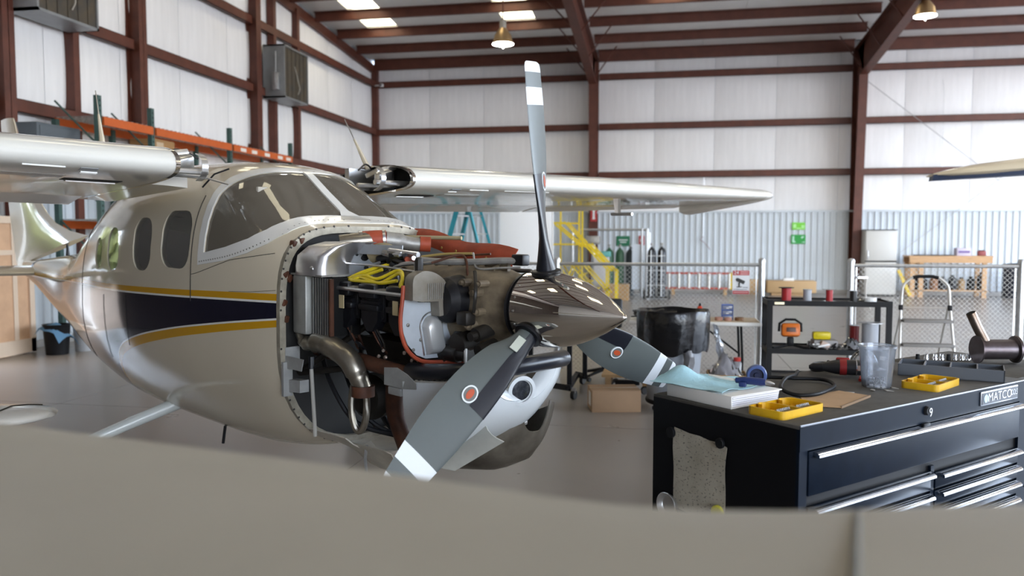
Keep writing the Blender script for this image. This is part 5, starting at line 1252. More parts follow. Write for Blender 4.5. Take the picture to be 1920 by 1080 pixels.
# warning sign on the fence
sg = empty('surveillance_sign', (.88, FY - .03, 1.16)); tag(sg, 'white surveillance camera sign with red header hung on the fence', 'sign')
M_sr = mat('sign_red', (.42, .05, .05), .5); M_sw = mat('sign_white', (.72, .74, .76), .5); M_sk = mat('sign_black', (.02, .02, .02), .5)
MB().bb((-.10, 0, -.145), (.10, .004, .145)).build('sign_plate', M_sw, sg, None); MB().bb((-.096, -.002, .085), (.096, 0, .142)).build('sign_header', M_sr, sg, None)
text('sign_lettering', '24', .058, M_sw, sg, Matrix.Translation((-.055, -.003, .114)) @ rotm(R(90)))
M_sp = mat('sign_pink', (.60, .28, .28), .5)
for z in (.126, .102): MB().bb((-.008, -.003, z - .008), (.084, -.001, z + .008)).build('print_line', M_sp, sg, None)
MB(Matrix.Translation((-.005, -.003, .015)) @ rotm(0, R(25))).bb((-.05, -.002, -.02), (.05, .001, .022)).bb((-.06, -.002, -.012), (-.05, .001, .014)).build('camera_symbol', M_sk, sg, None); MB().bb((-.03, -.004, -.055), (-.012, -.001, .0)).bb((-.05, -.004, -.06), (.01, -.001, -.05)).build('camera_bracket', M_sk, sg, None)
MB().bb((-.096, -.002, -.142), (.096, 0, -.100)).build('sign_footer', M_sr, sg, None); MB().bb((-.085, -.003, -.127), (.085, -.001, -.113)).build('print_line', M_sp, sg, None); MB().bb((-.085, -.003, -.09), (.07, -.001, -.082)).build('print_line', mat('print_grey', (.25, .27, .3), .6), sg, None); MB().bb((.02, -.003, -.066), (.08, -.001, -.056)).build('print_line', mat('print_grey', (.25, .27, .3), .6), sg, None)

# ------------------------------------------------------------------ folding table and what stands on it
tx0, tx1, ty0, ty1, tz = -.42, 1.06, 9.42, 10.02, .74
ft = empty('folding_table', (tx0, ty0, 0)); tag(ft, 'white plastic folding table along the fence behind the bin', 'table')
M_tt = mat('table_plastic', (.66, .65, .62), .5); M_tan = mat('table_paper', (.50, .40, .28), .7)
MB().box(((tx1 - tx0) / 2, .3, tz - .022), (tx1 - tx0, .6, .044), ch=.012).build('table_top', M_tt, ft); MB().bb((.75, .03, tz - .001), (1.46, .57, tz + .003)).build('table_cover', M_tan, ft, None)
for x in (.20, 1.26):
    for s, a in ((.08, .52), (.52, .08)): MB().tube([(x, s, tz - .04), (x + .02, a if False else s, .30), (x + .02, s + (.05 if s < .3 else -.05), 0)], .014, 8).build('table_leg', M_black, ft)
    MB().cyl((x + .02, .1, .28), (x + .02, .5, .28), .010, 8).build('leg_brace', M_black, ft); MB().cyl((x, .3, .35), (x + (.45 if x < .5 else -.45), .3, tz - .05), .011, 8).build('leg_strut', M_black, ft)
def on_table(name, x, y, label, cat): e = empty(name, (x, y, tz)); return tag(e, label, cat)
rbt = on_table('red_bottle', .39, 9.75, 'red squeeze bottle with black cap on the folding table', 'bottle'); MB().lathe([(0, .003), (.034, .003), (.036, .02), (.036, .12), (.022, .15), (.015, .155), (0, .155)], 20).build('bottle_body', mat('bottle_red', (.55, .05, .02), .4), rbt); MB().lathe([(.014, .155), (.014, .175), (.005, .19), (0, .19)], 14).build('bottle_cap', M_black, rbt)
dw = on_table('parts_organizer', .70, 9.72, 'small blue and clear stacked parts organizer on the folding table', 'organizer')
for k in range(3):
    MB().bb((-.062, -.045, .06 * k + .052), (.062, .045, .06 * k + .062)).build('shelf', mat('organizer_blue', (.07, .14, .45), .4), dw, None); d_ = MB().box((0, -.005, .06 * k + .027), (.112, .085, .046), ch=.006).build('drawer', clear('drawer_clear', (.7, .75, .9), .45, (.55, .60, .75), .2), dw); MB().box((.0, -.05, .06 * k + .02), (.03, .006, .012)).build('pull', M_white, d_)
for x in (-.062, .062): MB().bb((x - .003, -.045, 0), (x + .003, .045, .182)).build('side_panel', mat('organizer_blue', (.07, .14, .45), .4), dw, None)
for k, (x, y, m_, r) in enumerate(((.60, 9.62, mat('tape_pink', (.42, .22, .16), .6), .045), (.70, 9.58, mat('tape_pink', (.42, .22, .16), .6), .042), (.83, 9.63, mat('tape_brown', (.20, .10, .04), .5), .05))):
    t = on_table('tape_roll', x, y, ('pinkish tape roll, the outer one in front of the parts organizer', 'pinkish tape roll directly in front of the parts organizer', 'dark brown tape roll beside the parts organizer')[k], 'tape'); MB().lathe([(r * .6, .002), (r, .002), (r, .04), (r * .6, .04), (r * .6, .002)], 22, caps=False).build('tape_ring', m_, t)
cd = on_table('cable_tangle', -.20, 9.68, 'tangle of black cables at the end of the folding table', 'cable')
random.seed(5)
for k in range(9): MB().tube(spline([(random.uniform(-.2, .25), random.uniform(-.2, .2), random.uniform(.025, .1)) for _ in range(6)], 5), random.uniform(.006, .012), 7).build('cable', M_blk, cd)
for k in range(4): MB().box((random.uniform(-.2, .4), random.uniform(-.15, .15), .04), (.09, .07, .07), rotm(0, 0, random.random() * 3), ch=.012).build('connector_block', (M_blk, M_aludull)[k % 2], cd)
wbk = on_table('white_carton', .14, 9.80, 'flat white carton lying on the folding table', 'carton'); MB().box((0, 0, .085), (.34, .16, .045), ch=.004).build('carton_body', M_white, wbk); MB().box((.05, .02, .032), (.40, .22, .06), ch=.006).build('dark_case', M_black, wbk)
bgx = on_table('plastic_bag', .52, 9.40, 'clear plastic bag hanging off the front of the folding table', 'bag'); bgx.location.z = .25
g = []
for i in range(9): g.append([(.02 + .012 * i + .05 * (j / 6 - .5) * (1 + .12 * i) + .01 * math.sin(i * 2 + j), -.03 + .02 * math.sin(j * 1.7 + i), .47 - .052 * i + .01 * math.sin(j * 2)) for j in range(7)])
MB().sheet(g, .001).build('bag_film', clear('bag_film', (.85, .87, .9), .45, (.75, .78, .85), .15), bgx, 60)

# ------------------------------------------------------------------ trash can with a black liner
tc_ = empty('trash_can', (.07, 8.10, 0)); tag(tc_, 'large grey bin lined with a black plastic bag', 'trash can')
M_can = mat('grey_bin_plastic', (.27, .29, .32), .45, noise=.05)
MB().lathe([(.0, .10), (.235, .10), (.245, .115), (.295, .86), (.312, .87), (.312, .89), (.298, .89), (.285, .86), (.235, .12), (0, .12)], 40).build('can_body', M_can, tc_, 40)
for s in (-1, 1): MB().box((s * .315, 0, .78), (.05, .13, .05), ch=.012).build('can_handle', M_can, tc_)
MB().lathe([(.0, .075), (.255, .075), (.265, .09), (.265, .112), (.255, .115), (0, .115)], 32).build('dolly_deck', M_black, tc_)
for k in range(5):
    a = 2 * PI * k / 5; MB().lathe([(0, -.014), (.030, -.014), (.034, 0), (.030, .014), (0, .014)], 14, Matrix.Translation((.2 * math.cos(a), .2 * math.sin(a), .036)) @ rotm(R(90), 0, a)).build('dolly_caster', M_rubber, tc_)
random.seed(9); lin = []
for i, (r, z) in enumerate(((.25, .60), (.285, .80), (.300, .90), (.330, .985), (.345, .99), (.352, .97), (.355, .88), (.352, .78), (.345, .68), (.335, .60))):
    row = []
    for k in range(73):
        a = 2 * PI * (k % 72) / 72; w = .005 * math.sin(a * 17 + i * .9) + .004 * math.sin(a * 29 + i * 1.6) + .002 * math.sin(a * 41 + i)
        zz = z + (.006 * math.sin(a * 5) if i > 1 else 0) - (.05 * max(0, math.sin(a * 1.0 - 2.2)) ** 2 * (i / 9) if i > 6 else 0) + (.012 * math.sin(a * 9) if i > 7 else 0)
        row.append(((r + w * (.4 if i < 3 else .7)) * math.cos(a), (r + w * (.4 if i < 3 else .7)) * math.sin(a), zz))
    lin.append(row)
MB().sheet(lin, .0015).build('bag_liner', mat('black_bin_bag', (.005, .005, .006), .22, bump=.6, bscale=10), tc_, 60)
tl = []
for i in range(7): tl.append([(.14 + .09 * (j / 6 - .5) * (1.3 - .1 * i) + .012 * math.sin(i + j * 2), -.335 - .02 * math.sin(PI * j / 6) - .006 * i, .62 - .04 * i - .02 * math.sin(j * 1.3)) for j in range(7)])
MB().sheet(tl, .002).build('bag_tail', mat('grey_bag_film', (.10, .10, .11), .25, bump=.4, bscale=20), tc_, 60)

# ------------------------------------------------------------------ black shelf cart with wire spools
kx, ky = 1.09, 9.18
kc = empty('shelf_cart', (kx, ky, 0)); tag(kc, 'black two-shelf steel cart holding wire spools', 'cart')
cwid, cdep = 1.27, .52
for x in (.025, cwid - .025):
    for y in (.02, cdep - .02):
        MB().bb((x - .028, y - .02, .07), (x + .028, y + .02, 1.02)).build('cart_post', M_black, kc, None); MB().lathe([(0, -.016), (.032, -.016), (.036, 0), (.032, .016), (0, .016)], 16, Matrix.Translation((x, y, .037)) @ rotm(R(90))).build('cart_caster', M_rubber, kc)
for z in (.985, .46, .14):
    sh = MB().bb((.0, .0, z), (cwid, cdep, z + .012)).build('shelf', M_black, kc, None)
    for a, b in (((0, -.004, z - .028), (cwid, .012, z + .028)), ((0, cdep - .012, z - .028), (cwid, cdep + .004, z + .028)), ((-.004, 0, z - .028), (.012, cdep, z + .028)), ((cwid - .012, 0, z - .028), (cwid + .004, cdep, z + .028))): MB().bb(a, b).build('shelf_rim', M_black, sh, None)
MB().box((.12, -.006, .985), (.10, .004, .026)).build('brand_plate', mat('plate_cream', (.75, .66, .45), .3, .5), kc)
def on_cart(name, x, y, z, label, cat, group=None): e = empty(name, (kx + x, ky + y, z)); return tag(e, label, cat, group)
def spool(x, y, z, r, h, m, label, fl=1.25, fm=None, hub=.3):
    e = on_cart('wire_spool', x, y, z, label, 'spool', 'wire spools on the black cart'); fm = fm or M_aludull
    MB().lathe([(r * hub, .006), (r, .006), (r, h - .006), (r * hub, h - .006)], 22, caps=False).build('wire_winding', m, e)
    for q in (0, h - .006): MB().lathe([(r * hub, q), (r * fl, q), (r * fl, q + .006), (r * hub, q + .006), (r * hub, q)], 22, caps=False).build('spool_flange', fm, e)
    return e
ZT = .998
M_wr = mat('red_wire', (.38, .02, .025), .4); M_wg = mat('grey_wire', (.36, .38, .42), .4); M_wk = mat('black_wire', (.012, .012, .014), .4); M_clr = clear('clear_flange', (.85, .85, .85), .3, (.6, .6, .6), .1)
spool(.215, .18, ZT, .052, .15, M_wr, 'wide red wire spool with a dark flange on the cart top', 1.6, M_black); spool(.44, .2, ZT, .044, .13, M_wg, 'grey wire spool standing on the cart top', 1.2, M_clr); spool(.67, .2, ZT, .036, .135, M_wr, 'narrow red wire spool with a clear flange on the cart top', 2.0, M_clr); spool(.92, .2, ZT, .038, .125, M_wk, 'black wire spool on the cart top beside the fence post', 1.7, M_clr)
tpw = on_cart('tape_roll', 1.10, .25, ZT, 'white masking tape roll on the cart top', 'tape'); MB().lathe([(.045, .001), (.07, .001), (.07, .045), (.045, .045), (.045, .001)], 24, caps=False).build('tape_ring', M_white, tpw)
trn = on_cart('clear_dish', 1.02, .28, ZT, 'shallow clear plastic dish beside the masking tape', 'dish'); MB().lathe([(.0, .001), (.05, .001), (.07, .016), (.068, .018), (.048, .004), (0, .004)], 24).build('dish', M_clr, trn)
Z2 = .473
lp = on_cart('work_light', .27, .20, Z2, 'orange portable work light on the middle shelf', 'work light'); M_or = mat('orange_plastic', (.60, .14, .01), .4)
MB().box((0, 0, .20), (.20, .10, .15), rotm(R(-12)), ch=.03).build('lamp_head', M_or, lp); MB().box((.0, -.058, .21), (.10, .01, .05), rotm(R(-12)), ch=.004).build('lamp_label', mat('label_dark', (.10, .05, .04), .5), lp)
MB().tube([(-.12, .02, .18), (-.115, .02, .27), (-.05, .02, .315), (.05, .02, .315), (.115, .02, .27), (.12, .02, .18)], .014, 10).build('carry_handle', M_black, lp); MB().box((0, 0, .07), (.07, .06, .10), ch=.01).build('lamp_neck', M_black, lp)
for a in (-.14, .14): MB().tube([(0, 0, .04), (a, -.06, .012), (a * 1.4, -.1, .012)], .014, 8).build('lamp_foot', M_black, lp)
yb = on_cart('yellow_case', .60, .22, Z2 + .10, 'yellow plastic case lying on the white wires', 'case'); MB().box((0, 0, .045), (.19, .10, .085), ch=.02).box((0, -.045, .05), (.13, .02, .05), ch=.008).build('case_body', mat('case_yellow', (.62, .50, .01), .4), yb)
wp = on_cart('wire_bundle', .64, .26, Z2, 'loose bundle of white wires and bags on the middle shelf', 'wire bundle'); random.seed(21)
for k in range(12): MB().tube(spline([(random.uniform(-.18, .16), random.uniform(-.18, .18), random.uniform(.012, .07)) for _ in range(6)], 5), random.uniform(.006, .011), 6).build('wire', (M_white, M_wg, M_black, M_clr)[k % 4], wp)
MB().box((0, .0, .055), (.26, .22, .085), ch=.02).build('foam_pad', mat('foam_grey', (.34, .33, .33), .8), wp)
MB().box((-.02, -.14, .05), (.10, .05, .07), rotm(0, R(25), R(10)), ch=.01).build('pink_wrap', mat('wrap_pink', (.50, .38, .32), .7), wp)
bgc = on_cart('clear_bag', .87, .15, Z2, 'crumpled clear plastic bag on the middle shelf', 'bag'); g = []
for i in range(9): g.append([(.16 * (i / 8 - .5) * 1.5 + .01 * math.sin(j * 3), .13 * (j / 8 - .5) * 2, max(.004, .13 * math.exp(-((i - 5) ** 2 + (j - 4) ** 2) / 12) + .018 * math.sin(i * 2.1 + j * 1.4))) for j in range(9)])
MB().sheet(g, .001).build('bag_film', clear('bag_film2', (.82, .84, .88), .5, (.68, .70, .75), .15), bgc, 60)
spool(1.10, .20, Z2, .085, .30, M_wg, 'large grey wire spool on the middle shelf', 1.5, M_galv); spool(1.13, .41, Z2, .06, .27, mat('copper_wire', (.45, .20, .14), .35, .5), 'copper-pink wire spool behind the large grey spool', 1.2, M_galv); spool(.98, .40, Z2, .05, .25, mat('dark_red_wire', (.20, .01, .012), .4), 'dark red wire spool behind the clear bag', 1.2, M_galv)

# ------------------------------------------------------------------ step stool
sx, sy = 2.52, 9.45
ss = empty('step_stool', (sx, sy, 0)); tag(ss, 'silver folding step stool with a black grip in front of the fence', 'step stool')
M_ladder = mat('ladder_aluminium', (.56, .54, .50), .4, .5)
MB().tube(spline([(.02, .10, .93), (.03, .11, 1.10), (.05, .115, 1.18), (.13, .12, 1.255), (.20, .12, 1.27)], 4) + spline([(.34, .12, 1.27), (.41, .12, 1.255), (.49, .115, 1.18), (.51, .11, 1.10), (.52, .10, .93)], 4), .015, 10).build('hand_rail', M_ladder, ss)
MB().tube([(.14, .12, 1.258), (.2, .12, 1.272), (.34, .12, 1.272), (.40, .12, 1.258)], .019, 10).build('grip', M_black, ss)
for s, x in ((0, .02), (1, .52)):
    o = -.045 if s == 0 else .045
    MB().tube([(x, .10, .95), (x + o * .4, .03, .60), (x + o, -.12, 0)], .015, 8).build('front_leg', M_ladder, ss); MB().tube([(x - o * .3, .11, .92), (x - o * .2 - .02, .30, .45), (x - .03, .45, 0)], .013, 8).build('rear_leg', M_ladder, ss)
    MB().cyl((x + o * .5, .0, .5), (x - .02, .28, .5), .008, 6).build('spreader', M_ladder, ss)
    MB().box((x, .10, .93), (.04, .05, .06), ch=.008).build('hinge', M_black, ss)
for z, y in ((.79, .05), (.53, 0), (.27, -.06)):
    t = MB().box((.27, y, z), (.50 + (.8 - z) * .08, .16 if z < .7 else .2, .030), ch=.006).build('step_tread', mat('tread_grey', (.20, .19, .18), .6), ss)
for z in (.93,): MB().cyl((.02, .11, z), (.52, .11, z), .006, 6).build('cross_rod', M_ladder, ss)

# ------------------------------------------------------------------ carts, boxes and dollies under the far blade
es = empty('engine_stand', (-1.0, 8.40, 0)); tag(es, 'black rolling steel stand on casters behind the propeller', 'stand')
for a, b in (((0, 0, .12), (0, .85, .12)), ((.0, 0, .12), (-.55, .35, .12)), ((-.55, .35, .12), (-.5, 1.0, .12)), ((0, .10, .12), (0, .10, 1.02)), ((0.1, .75, .12), (.1, .75, 1.02)), ((-.5, .6, .12), (-.5, .6, 1.0)), ((0, .1, 1.0), (-.5, .6, 1.0)), ((.1, .75, 1.0), (-.5, .6, 1.0)), ((0, .85, .12), (.1, .75, .12))):
    p, q = Vector(a), Vector(b); M_ = Matrix.Translation((p + q) / 2) @ Vector((0, 0, 1)).rotation_difference(q - p).to_matrix().to_4x4()
    MB(M_).box((0, 0, 0), (.05, .05, (q - p).length + .05)).build('stand_tube', M_black, es, None)
for x, y in ((.06, -.02), (.06, .88), (-.55, .35), (-.5, 1.0)):
    c_ = MB().lathe([(0, -.02), (.046, -.02), (.052, 0), (.046, .02), (0, .02)], 18, Matrix.Translation((x, y, .053)) @ rotm(R(90), 0, R(70))).build('stand_caster', M_rubber, es); MB().box((x, y, .10), (.04, .05, .05)).build('caster_fork', M_aludull, c_)
MB().box((-.2, .4, .62), (.7, .75, .03)).build('stand_shelf', M_black, es)
of_ = empty('office_stool', (-.72, 9.66, 0)); tag(of_, 'black rolling stool in the shadow beside the bin', 'stool')
MB().lathe([(0, .48), (.19, .48), (.21, .50), (.21, .53), (.19, .56), (0, .565)], 24).build('seat', M_rubber, of_); MB().cyl((0, 0, .1), (0, 0, .48), .03, 12).build('gas_post', M_black, of_); MB().box((0, .2, .78), (.4, .06, .36), rotm(R(-8)), ch=.03).build('backrest', M_rubber, of_); MB().box((0, .17, .58), (.06, .03, .2)).build('back_bar', M_black, of_)
for k in range(5):
    a = 2 * PI * k / 5 + .3; l_ = MB().tube([(0, 0, .13), (.27 * math.cos(a), .27 * math.sin(a), .075)], [.025, .016], 8).build('base_leg', M_black, of_); MB().lathe([(0, -.02), (.025, -.02), (.028, 0), (.025, .02), (0, .02)], 12, Matrix.Translation((.27 * math.cos(a), .27 * math.sin(a), .03)) @ rotm(R(90), 0, a)).build('stool_caster', M_rubber, l_)
wd = empty('wooden_dolly', (-.42, 9.05, 0)); tag(wd, 'low wooden dolly on casters with a black tray beside the bin', 'dolly'); M_wood = mat('raw_pine', (.42, .26, .12), .6, noise=.2, nscale=5, stretch=(1, 8, 8))
for k in range(4): MB().bb((-.26, -.30 + .15 * k, .185), (.26, -.155 + .15 * k, .215)).build('plank', M_wood, wd, None)
for x in (-.22, .18): MB().bb((x, -.3, .10), (x + .06, .3, .185)).build('runner', M_wood, wd, None)
for x in (-.2, .2):
    for y in (-.24, .24): MB().lathe([(0, -.018), (.04, -.018), (.046, 0), (.04, .018), (0, .018)], 16, Matrix.Translation((x, y, .047)) @ rotm(R(90), 0, .5)).bb((x - .02, y - .03, .08), (x + .02, y + .03, .1)).build('dolly_caster', M_rubber, wd)
MB().box((.02, -.32, .14), (.26, .05, .05), ch=.008).build('black_tray', M_black, wd)
cx = empty('cardboard_carton', (-.50, 7.92, 0), R(13)); tag(cx, 'closed brown cardboard carton with a white label on the floor by the bin', 'box'); M_cd = mat('carton_brown', (.34, .22, .13), .8, noise=.06, nscale=6)
MB().box((.02, .09, .105), (.48, .34, .21), ch=.004).build('carton_body', M_cd, cx); MB().box((.02, .005, .212), (.48, .165, .004)).build('carton_flap', M_cd, cx); MB().box((.02, .175, .212), (.48, .165, .004)).build('carton_flap', M_cd, cx)
MB().box((-.222, .06, .115), (.004, .13, .13)).build('shipping_label', mat('label_white', (.66, .64, .60), .7), cx); MB().box((.02, .09, .2135), (.48, .05, .002)).build('packing_tape', mat('packing_tape', (.38, .26, .15), .3), cx)
cr = empty('open_crate', (.46, 9.02, 0)); tag(cr, 'open cardboard crate holding plastic bags behind the bin', 'crate')
for a, b in (((0, 0, 0), (.42, .012, .2)), ((0, .36, 0), (.42, .372, .2)), ((0, 0, 0), (.012, .37, .2)), ((.408, 0, 0), (.42, .37, .2)), ((0, 0, 0), (.42, .37, .01))): MB().bb(a, b).build('crate_side', mat('crate_tan', (.40, .26, .13), .8), cr, None)
g = []
for i in range(11): g.append([(.03 + .036 * i + .012 * math.sin(j * 2.3), .03 + .031 * j, .12 + .30 * math.exp(-((i - 4.5) ** 2 + (j - 5) ** 2) / 16) + .03 * math.sin(i * 1.9 + j * 1.3)) for j in range(11)])
MB().sheet(g, .001).build('plastic_wrap', clear('wrap_film', (.82, .82, .86), .5, (.65, .65, .70), .15), cr, 60)
jr = empty('spray_jar', (.84 - .06, 9.22, .012)); tag(jr, 'clear jar with a red lid in the open crate', 'jar'); MB().lathe([(0, 0), (.045, 0), (.048, .01), (.048, .30), (.035, .32), (0, .32)], 18).build('jar_body', clear('jar_clear', (.85, .85, .88), .35, (.7, .7, .74), .1), jr); MB().lathe([(.037, .32), (.04, .325), (.04, .36), (0, .362)], 18).build('jar_lid', mat('lid_red', (.45, .04, .03), .4), jr)

# ------------------------------------------------------------------ along the back wall
# yellow maintenance stairs
st_ = empty('maintenance_stairs', (-2.8, 19.6, 0)); tag(st_, 'yellow steel maintenance stairs with handrails under the far wing', 'stairs')
M_ys = mat('safety_yellow', (.70, .52, .015), .45, noise=.08, nscale=5)
def ybar(a, b, name, w=.05, par=None):
    p, q = Vector(a), Vector(b); M_ = Matrix.Translation((p + q) / 2) @ Vector((0, 0, 1)).rotation_difference(q - p).to_matrix().to_4x4(); MB(M_).box((0, 0, 0), (w, w, (q - p).length)).build(name, M_ys, par or st_, None)
for x in (.03, .16, .63, .79): ybar((x, 0 if x in (.03, .79) else .8, 0), (x, 0 if x in (.03, .79) else .8, 2.75), 'stair_post', .04)
MB().bb((-.05, -.05, 1.51), (.82, .85, 1.545)).build('upper_platform', M_ys, st_, None); MB().bb((-.05, -.05, 1.01), (.85, .85, 1.045)).build('lower_platform', M_ys, st_, None)
for z in (2.05, 2.70):
    ybar((.03, 0, z), (.35, 0, z), 'guard_rail', .045); ybar((.16, .8, z), (.63, .8, z), 'guard_rail', .045)
for y in (.0, .72):
    ybar((.35, y, 2.08), (.85, y, 1.55), 'handrail', .042); ybar((.12, y, 2.02), (.80, y, 1.45), 'handrail', .042); ybar((.82, y, 1.55), (1.40, y, .92), 'stringer', .042); ybar((.95, y, 1.55), (1.55, y, .90), 'handrail', .042); ybar((.55, y, 1.0), (1.38, y, .05), 'stringer', .042); ybar((.85, y, 1.0), (1.46, y, .33), 'stringer', .042); ybar((1.38, y, .0), (1.38, y, .92), 'stair_post', .042); ybar((1.60, y, .05), (1.60, y, .90), 'stair_post', .042); ybar((1.40, y, .92), (1.60, y, .9), 'handrail', .042); ybar((.55, y, 1.0), (.25, y, .1), 'brace', .042); ybar((.25, y, 1.0), (.5, y, .6), 'brace', .042)
for k in range(5): MB().bb((.74 + .16 * k, .0, .80 - .18 * k), (.86 + .16 * k, .72, .815 - .18 * k)).build('tread', M_ys, st_, None)
# white board standing in front of the fence line
wbd = empty('white_board', (-2.68, 13.0, 0), R(8)); tag(wbd, 'large plain white board standing upright under the far wing', 'board')
MB().box((.43, 0, 1.14), (.86, .03, 2.2), rotm(R(-3)), ch=.004).build('board_panel', mat('board_white', (.88, .89, .91), .5), wbd)
for x in (.1, .76): MB().box((x, .12, .03), (.06, .55, .06)).build('board_foot', M_aludull, wbd); MB().cyl((x, .36, .05), (x, .08, 1.3), .012, 8).build('board_stay', M_aludull, wbd)
MB().cyl((.86, -.02, .2), (.86, -.02, 2.15), .012, 8).build('edge_bead', M_white, wbd)
# teal step ladder
tl_ = empty('step_ladder', (-3.08, 12.5, 0), R(-12)); tag(tl_, 'teal fibreglass step ladder standing behind the airplane', 'ladder'); M_teal = mat('teal_fibreglass', (.02, .24, .30), .45, noise=.15, nscale=6)
for x in (-.06, .06):
    for s, nm in ((-1, 'front_rail'), (1, 'rear_rail')):
        p, q = Vector((s * .06, x * 3.2 if True else 0, 2.30)), Vector((s * .72, x * 5.0, 0)); M_ = Matrix.Translation((p + q) / 2) @ Vector((0, 0, 1)).rotation_difference(q - p).to_matrix().to_4x4(); MB(M_).box((0, 0, 0), (.075 if s < 0 else .045, .03, (q - p).length)).build(nm, M_teal, tl_, None)
for k in range(7):
    z = .3 + .29 * k; t = z / 2.3; MB().box((-lerp(.72, .06, t), 0, z), (.08, lerp(.6, .38, t), .025)).build('rung', M_alu, tl_); MB().cyl((lerp(.72, .06, t), -lerp(.3, .19, t), z), (lerp(.72, .06, t), lerp(.3, .19, t), z), .012, 6).build('back_brace', M_alu, tl_)
MB().box((0, 0, 2.31), (.26, .44, .05), ch=.01).build('ladder_cap', mat('cap_black', (.03, .03, .03), .5), tl_)
# gas cylinders, cage and signs
def cylinder_bottle(name, x, y, r, h, m, label, z0=0., group=None):
    e = empty(name, (x, y, z0)); tag(e, label, 'gas cylinder', group)
    MB().lathe([(0, .0), (r, .0), (r, h * .78), (r * .92, h * .84), (r * .6, h * .89), (r * .30, h * .91), (r * .30, h * .93), (0, h * .93)], 20).build('bottle', m, e); MB().lathe([(.018, h * .93), (.022, h * .96), (.04, h * .97), (.04, h * .99), (0, h)], 10).build('valve', M_aludull, e); return e
M_gg = mat('cylinder_green', (.035, .11, .055), .4); M_gd = mat('cylinder_dark', (.02, .03, .035), .4); M_gk = mat('cylinder_black', (.008, .009, .012), .35)
cylinder_bottle('gas_cylinder', -1.66, 24.0, .13, 1.5, M_gg, 'green gas cylinder nearest the yellow stairs'); cylinder_bottle('gas_cylinder', -1.35, 24.0, .13, 1.5, M_gg, 'green gas cylinder beside the dark one below the green sign'); cylinder_bottle('gas_cylinder', -1.06, 24.0, .12, 1.48, M_gd, 'dark gas cylinder with a hose at the end of the row')
c5 = empty('cylinder_hose', (-.95, 23.85, 0)); tag(c5, 'black welding hose hanging beside the dark gas cylinder', 'hose'); MB().tube(spline([(-.1, .1, 1.42), (.1, .0, 1.25), (.28, 0, 1.0), (.2, 0, .8), (.05, 0, .6), (.15, 0, .3), (.25, 0, .02)], 6), .022, 7).build('hose', M_blk, c5)
ct = empty('cylinder_cart', (-.26, 22.5, 0)); tag(ct, 'two-wheeled hand truck carrying the pair of black cylinders', 'hand truck')
for x in (-.16, .12): MB().cyl((x, -.24, .1), (x, -.20, 1.35), .014, 8).build('truck_rail', M_galv, ct)
for z in (.4, .8, 1.2): MB().box((-.02, -.21, z), (.5, .02, .02)).build('truck_band', M_galv, ct)
MB().box((0, -.05, .07), (.6, .42, .03)).build('truck_plate', M_black, ct)
for x in (-.34, .34): MB().lathe([(0, -.03), (.12, -.03), (.13, 0), (.12, .03), (0, .03)], 18, Matrix.Translation((x, .05, .13)) @ rotm(0, R(90))).build('truck_wheel', M_rubber, ct)
cylinder_bottle('gas_cylinder', -.40, 22.5, .12, 1.46, M_gk, 'black gas cylinder on the hand truck, nearer the cage post', .085); cylinder_bottle('gas_cylinder', -.13, 22.5, .12, 1.47, M_gk, 'black gas cylinder on the hand truck, farther from the cage', .085)
cg = empty('pipe_frame', (-2.7, 23.6, 0)); tag(cg, 'galvanised pipe gate frame around the gas cylinders', 'gate')
for x in (.0, 2.0, 2.14): MB().cyl((x, 0, 0), (x, 0, 1.95), .04 if x < 2.1 else .06, 10).build('frame_post', M_galv, cg)
for z in (1.92,): MB().cyl((0, 0, z), (2.14, 0, z), .035, 10).build('frame_rail', M_galv, cg)
MB().cyl((2.2, .4, 0), (2.2, .4, 1.85), .05, 10).build('frame_post', M_galv, cg); MB().bb((1.72, .01, .2), (1.98, .02, 1.5)).build('gate_panel', mat('gate_white', (.6, .66, .74), .4), cg, None)
# clutter of jars and blue tub behind the stairs
ds = empty('drill_press', (-2.12, 23.9, 0)); tag(ds, 'grey bench drill machine behind the yellow stairs', 'machine'); MB().cyl((0, 0, 0), (0, 0, 1.7), .06, 12).build('machine_column', M_galv, ds); MB().box((0, -.05, 1.62), (.40, .5, .25), ch=.04).build('machine_head', M_aludull, ds); MB().box((.0, 0, .95), (.4, .4, .04)).build('machine_table', M_aludull, ds); MB().cyl((0, -.2, 1.3), (0, -.2, 1.5), .03, 10).build('spindle', M_alu, ds); MB().box((0, 0, .02), (.4, .5, .04)).build('machine_base', M_aludull, ds)
tt = empty('parts_washer', (-1.80, 22.9, 0)); tag(tt, 'teal topped grey cabinet beside the gas cylinders', 'cabinet'); MB().box((0, 0, .6), (.42, .4, 1.1), ch=.02).build('cabinet_body', mat('cabinet_pale', (.5, .5, .52), .5), tt); MB().box((.1, 0, 1.23), (.3, .3, .16), ch=.03).build('teal_tub', mat('tub_teal', (.12, .38, .36), .5), tt)
for x in (-.17, .17): MB().box((x, 0, .03), (.05, .35, .06)).build('cabinet_foot', M_black, tt)
ck = empty('wooden_crate', (-1.35, 22.2, 0)); tag(ck, 'plywood crate on the floor in front of the green cylinders', 'crate')
for k in range(4): MB().bb((-.35, -.27, .02 + .1 * k), (.35, -.25, .11 + .1 * k)).build('plank', M_wood, ck, None)
for a, b in (((-.35, -.25, .02), (-.33, .25, .41)), ((.33, -.25, .02), (.35, .25, .41)), ((-.35, .25, .02), (.35, .27, .41)), ((-.35, -.27, .41), (.35, .27, .43)), ((-.35, -.27, 0), (.35, .27, .02))): MB().bb(a, b).build('crate_panel', M_wood, ck, None)
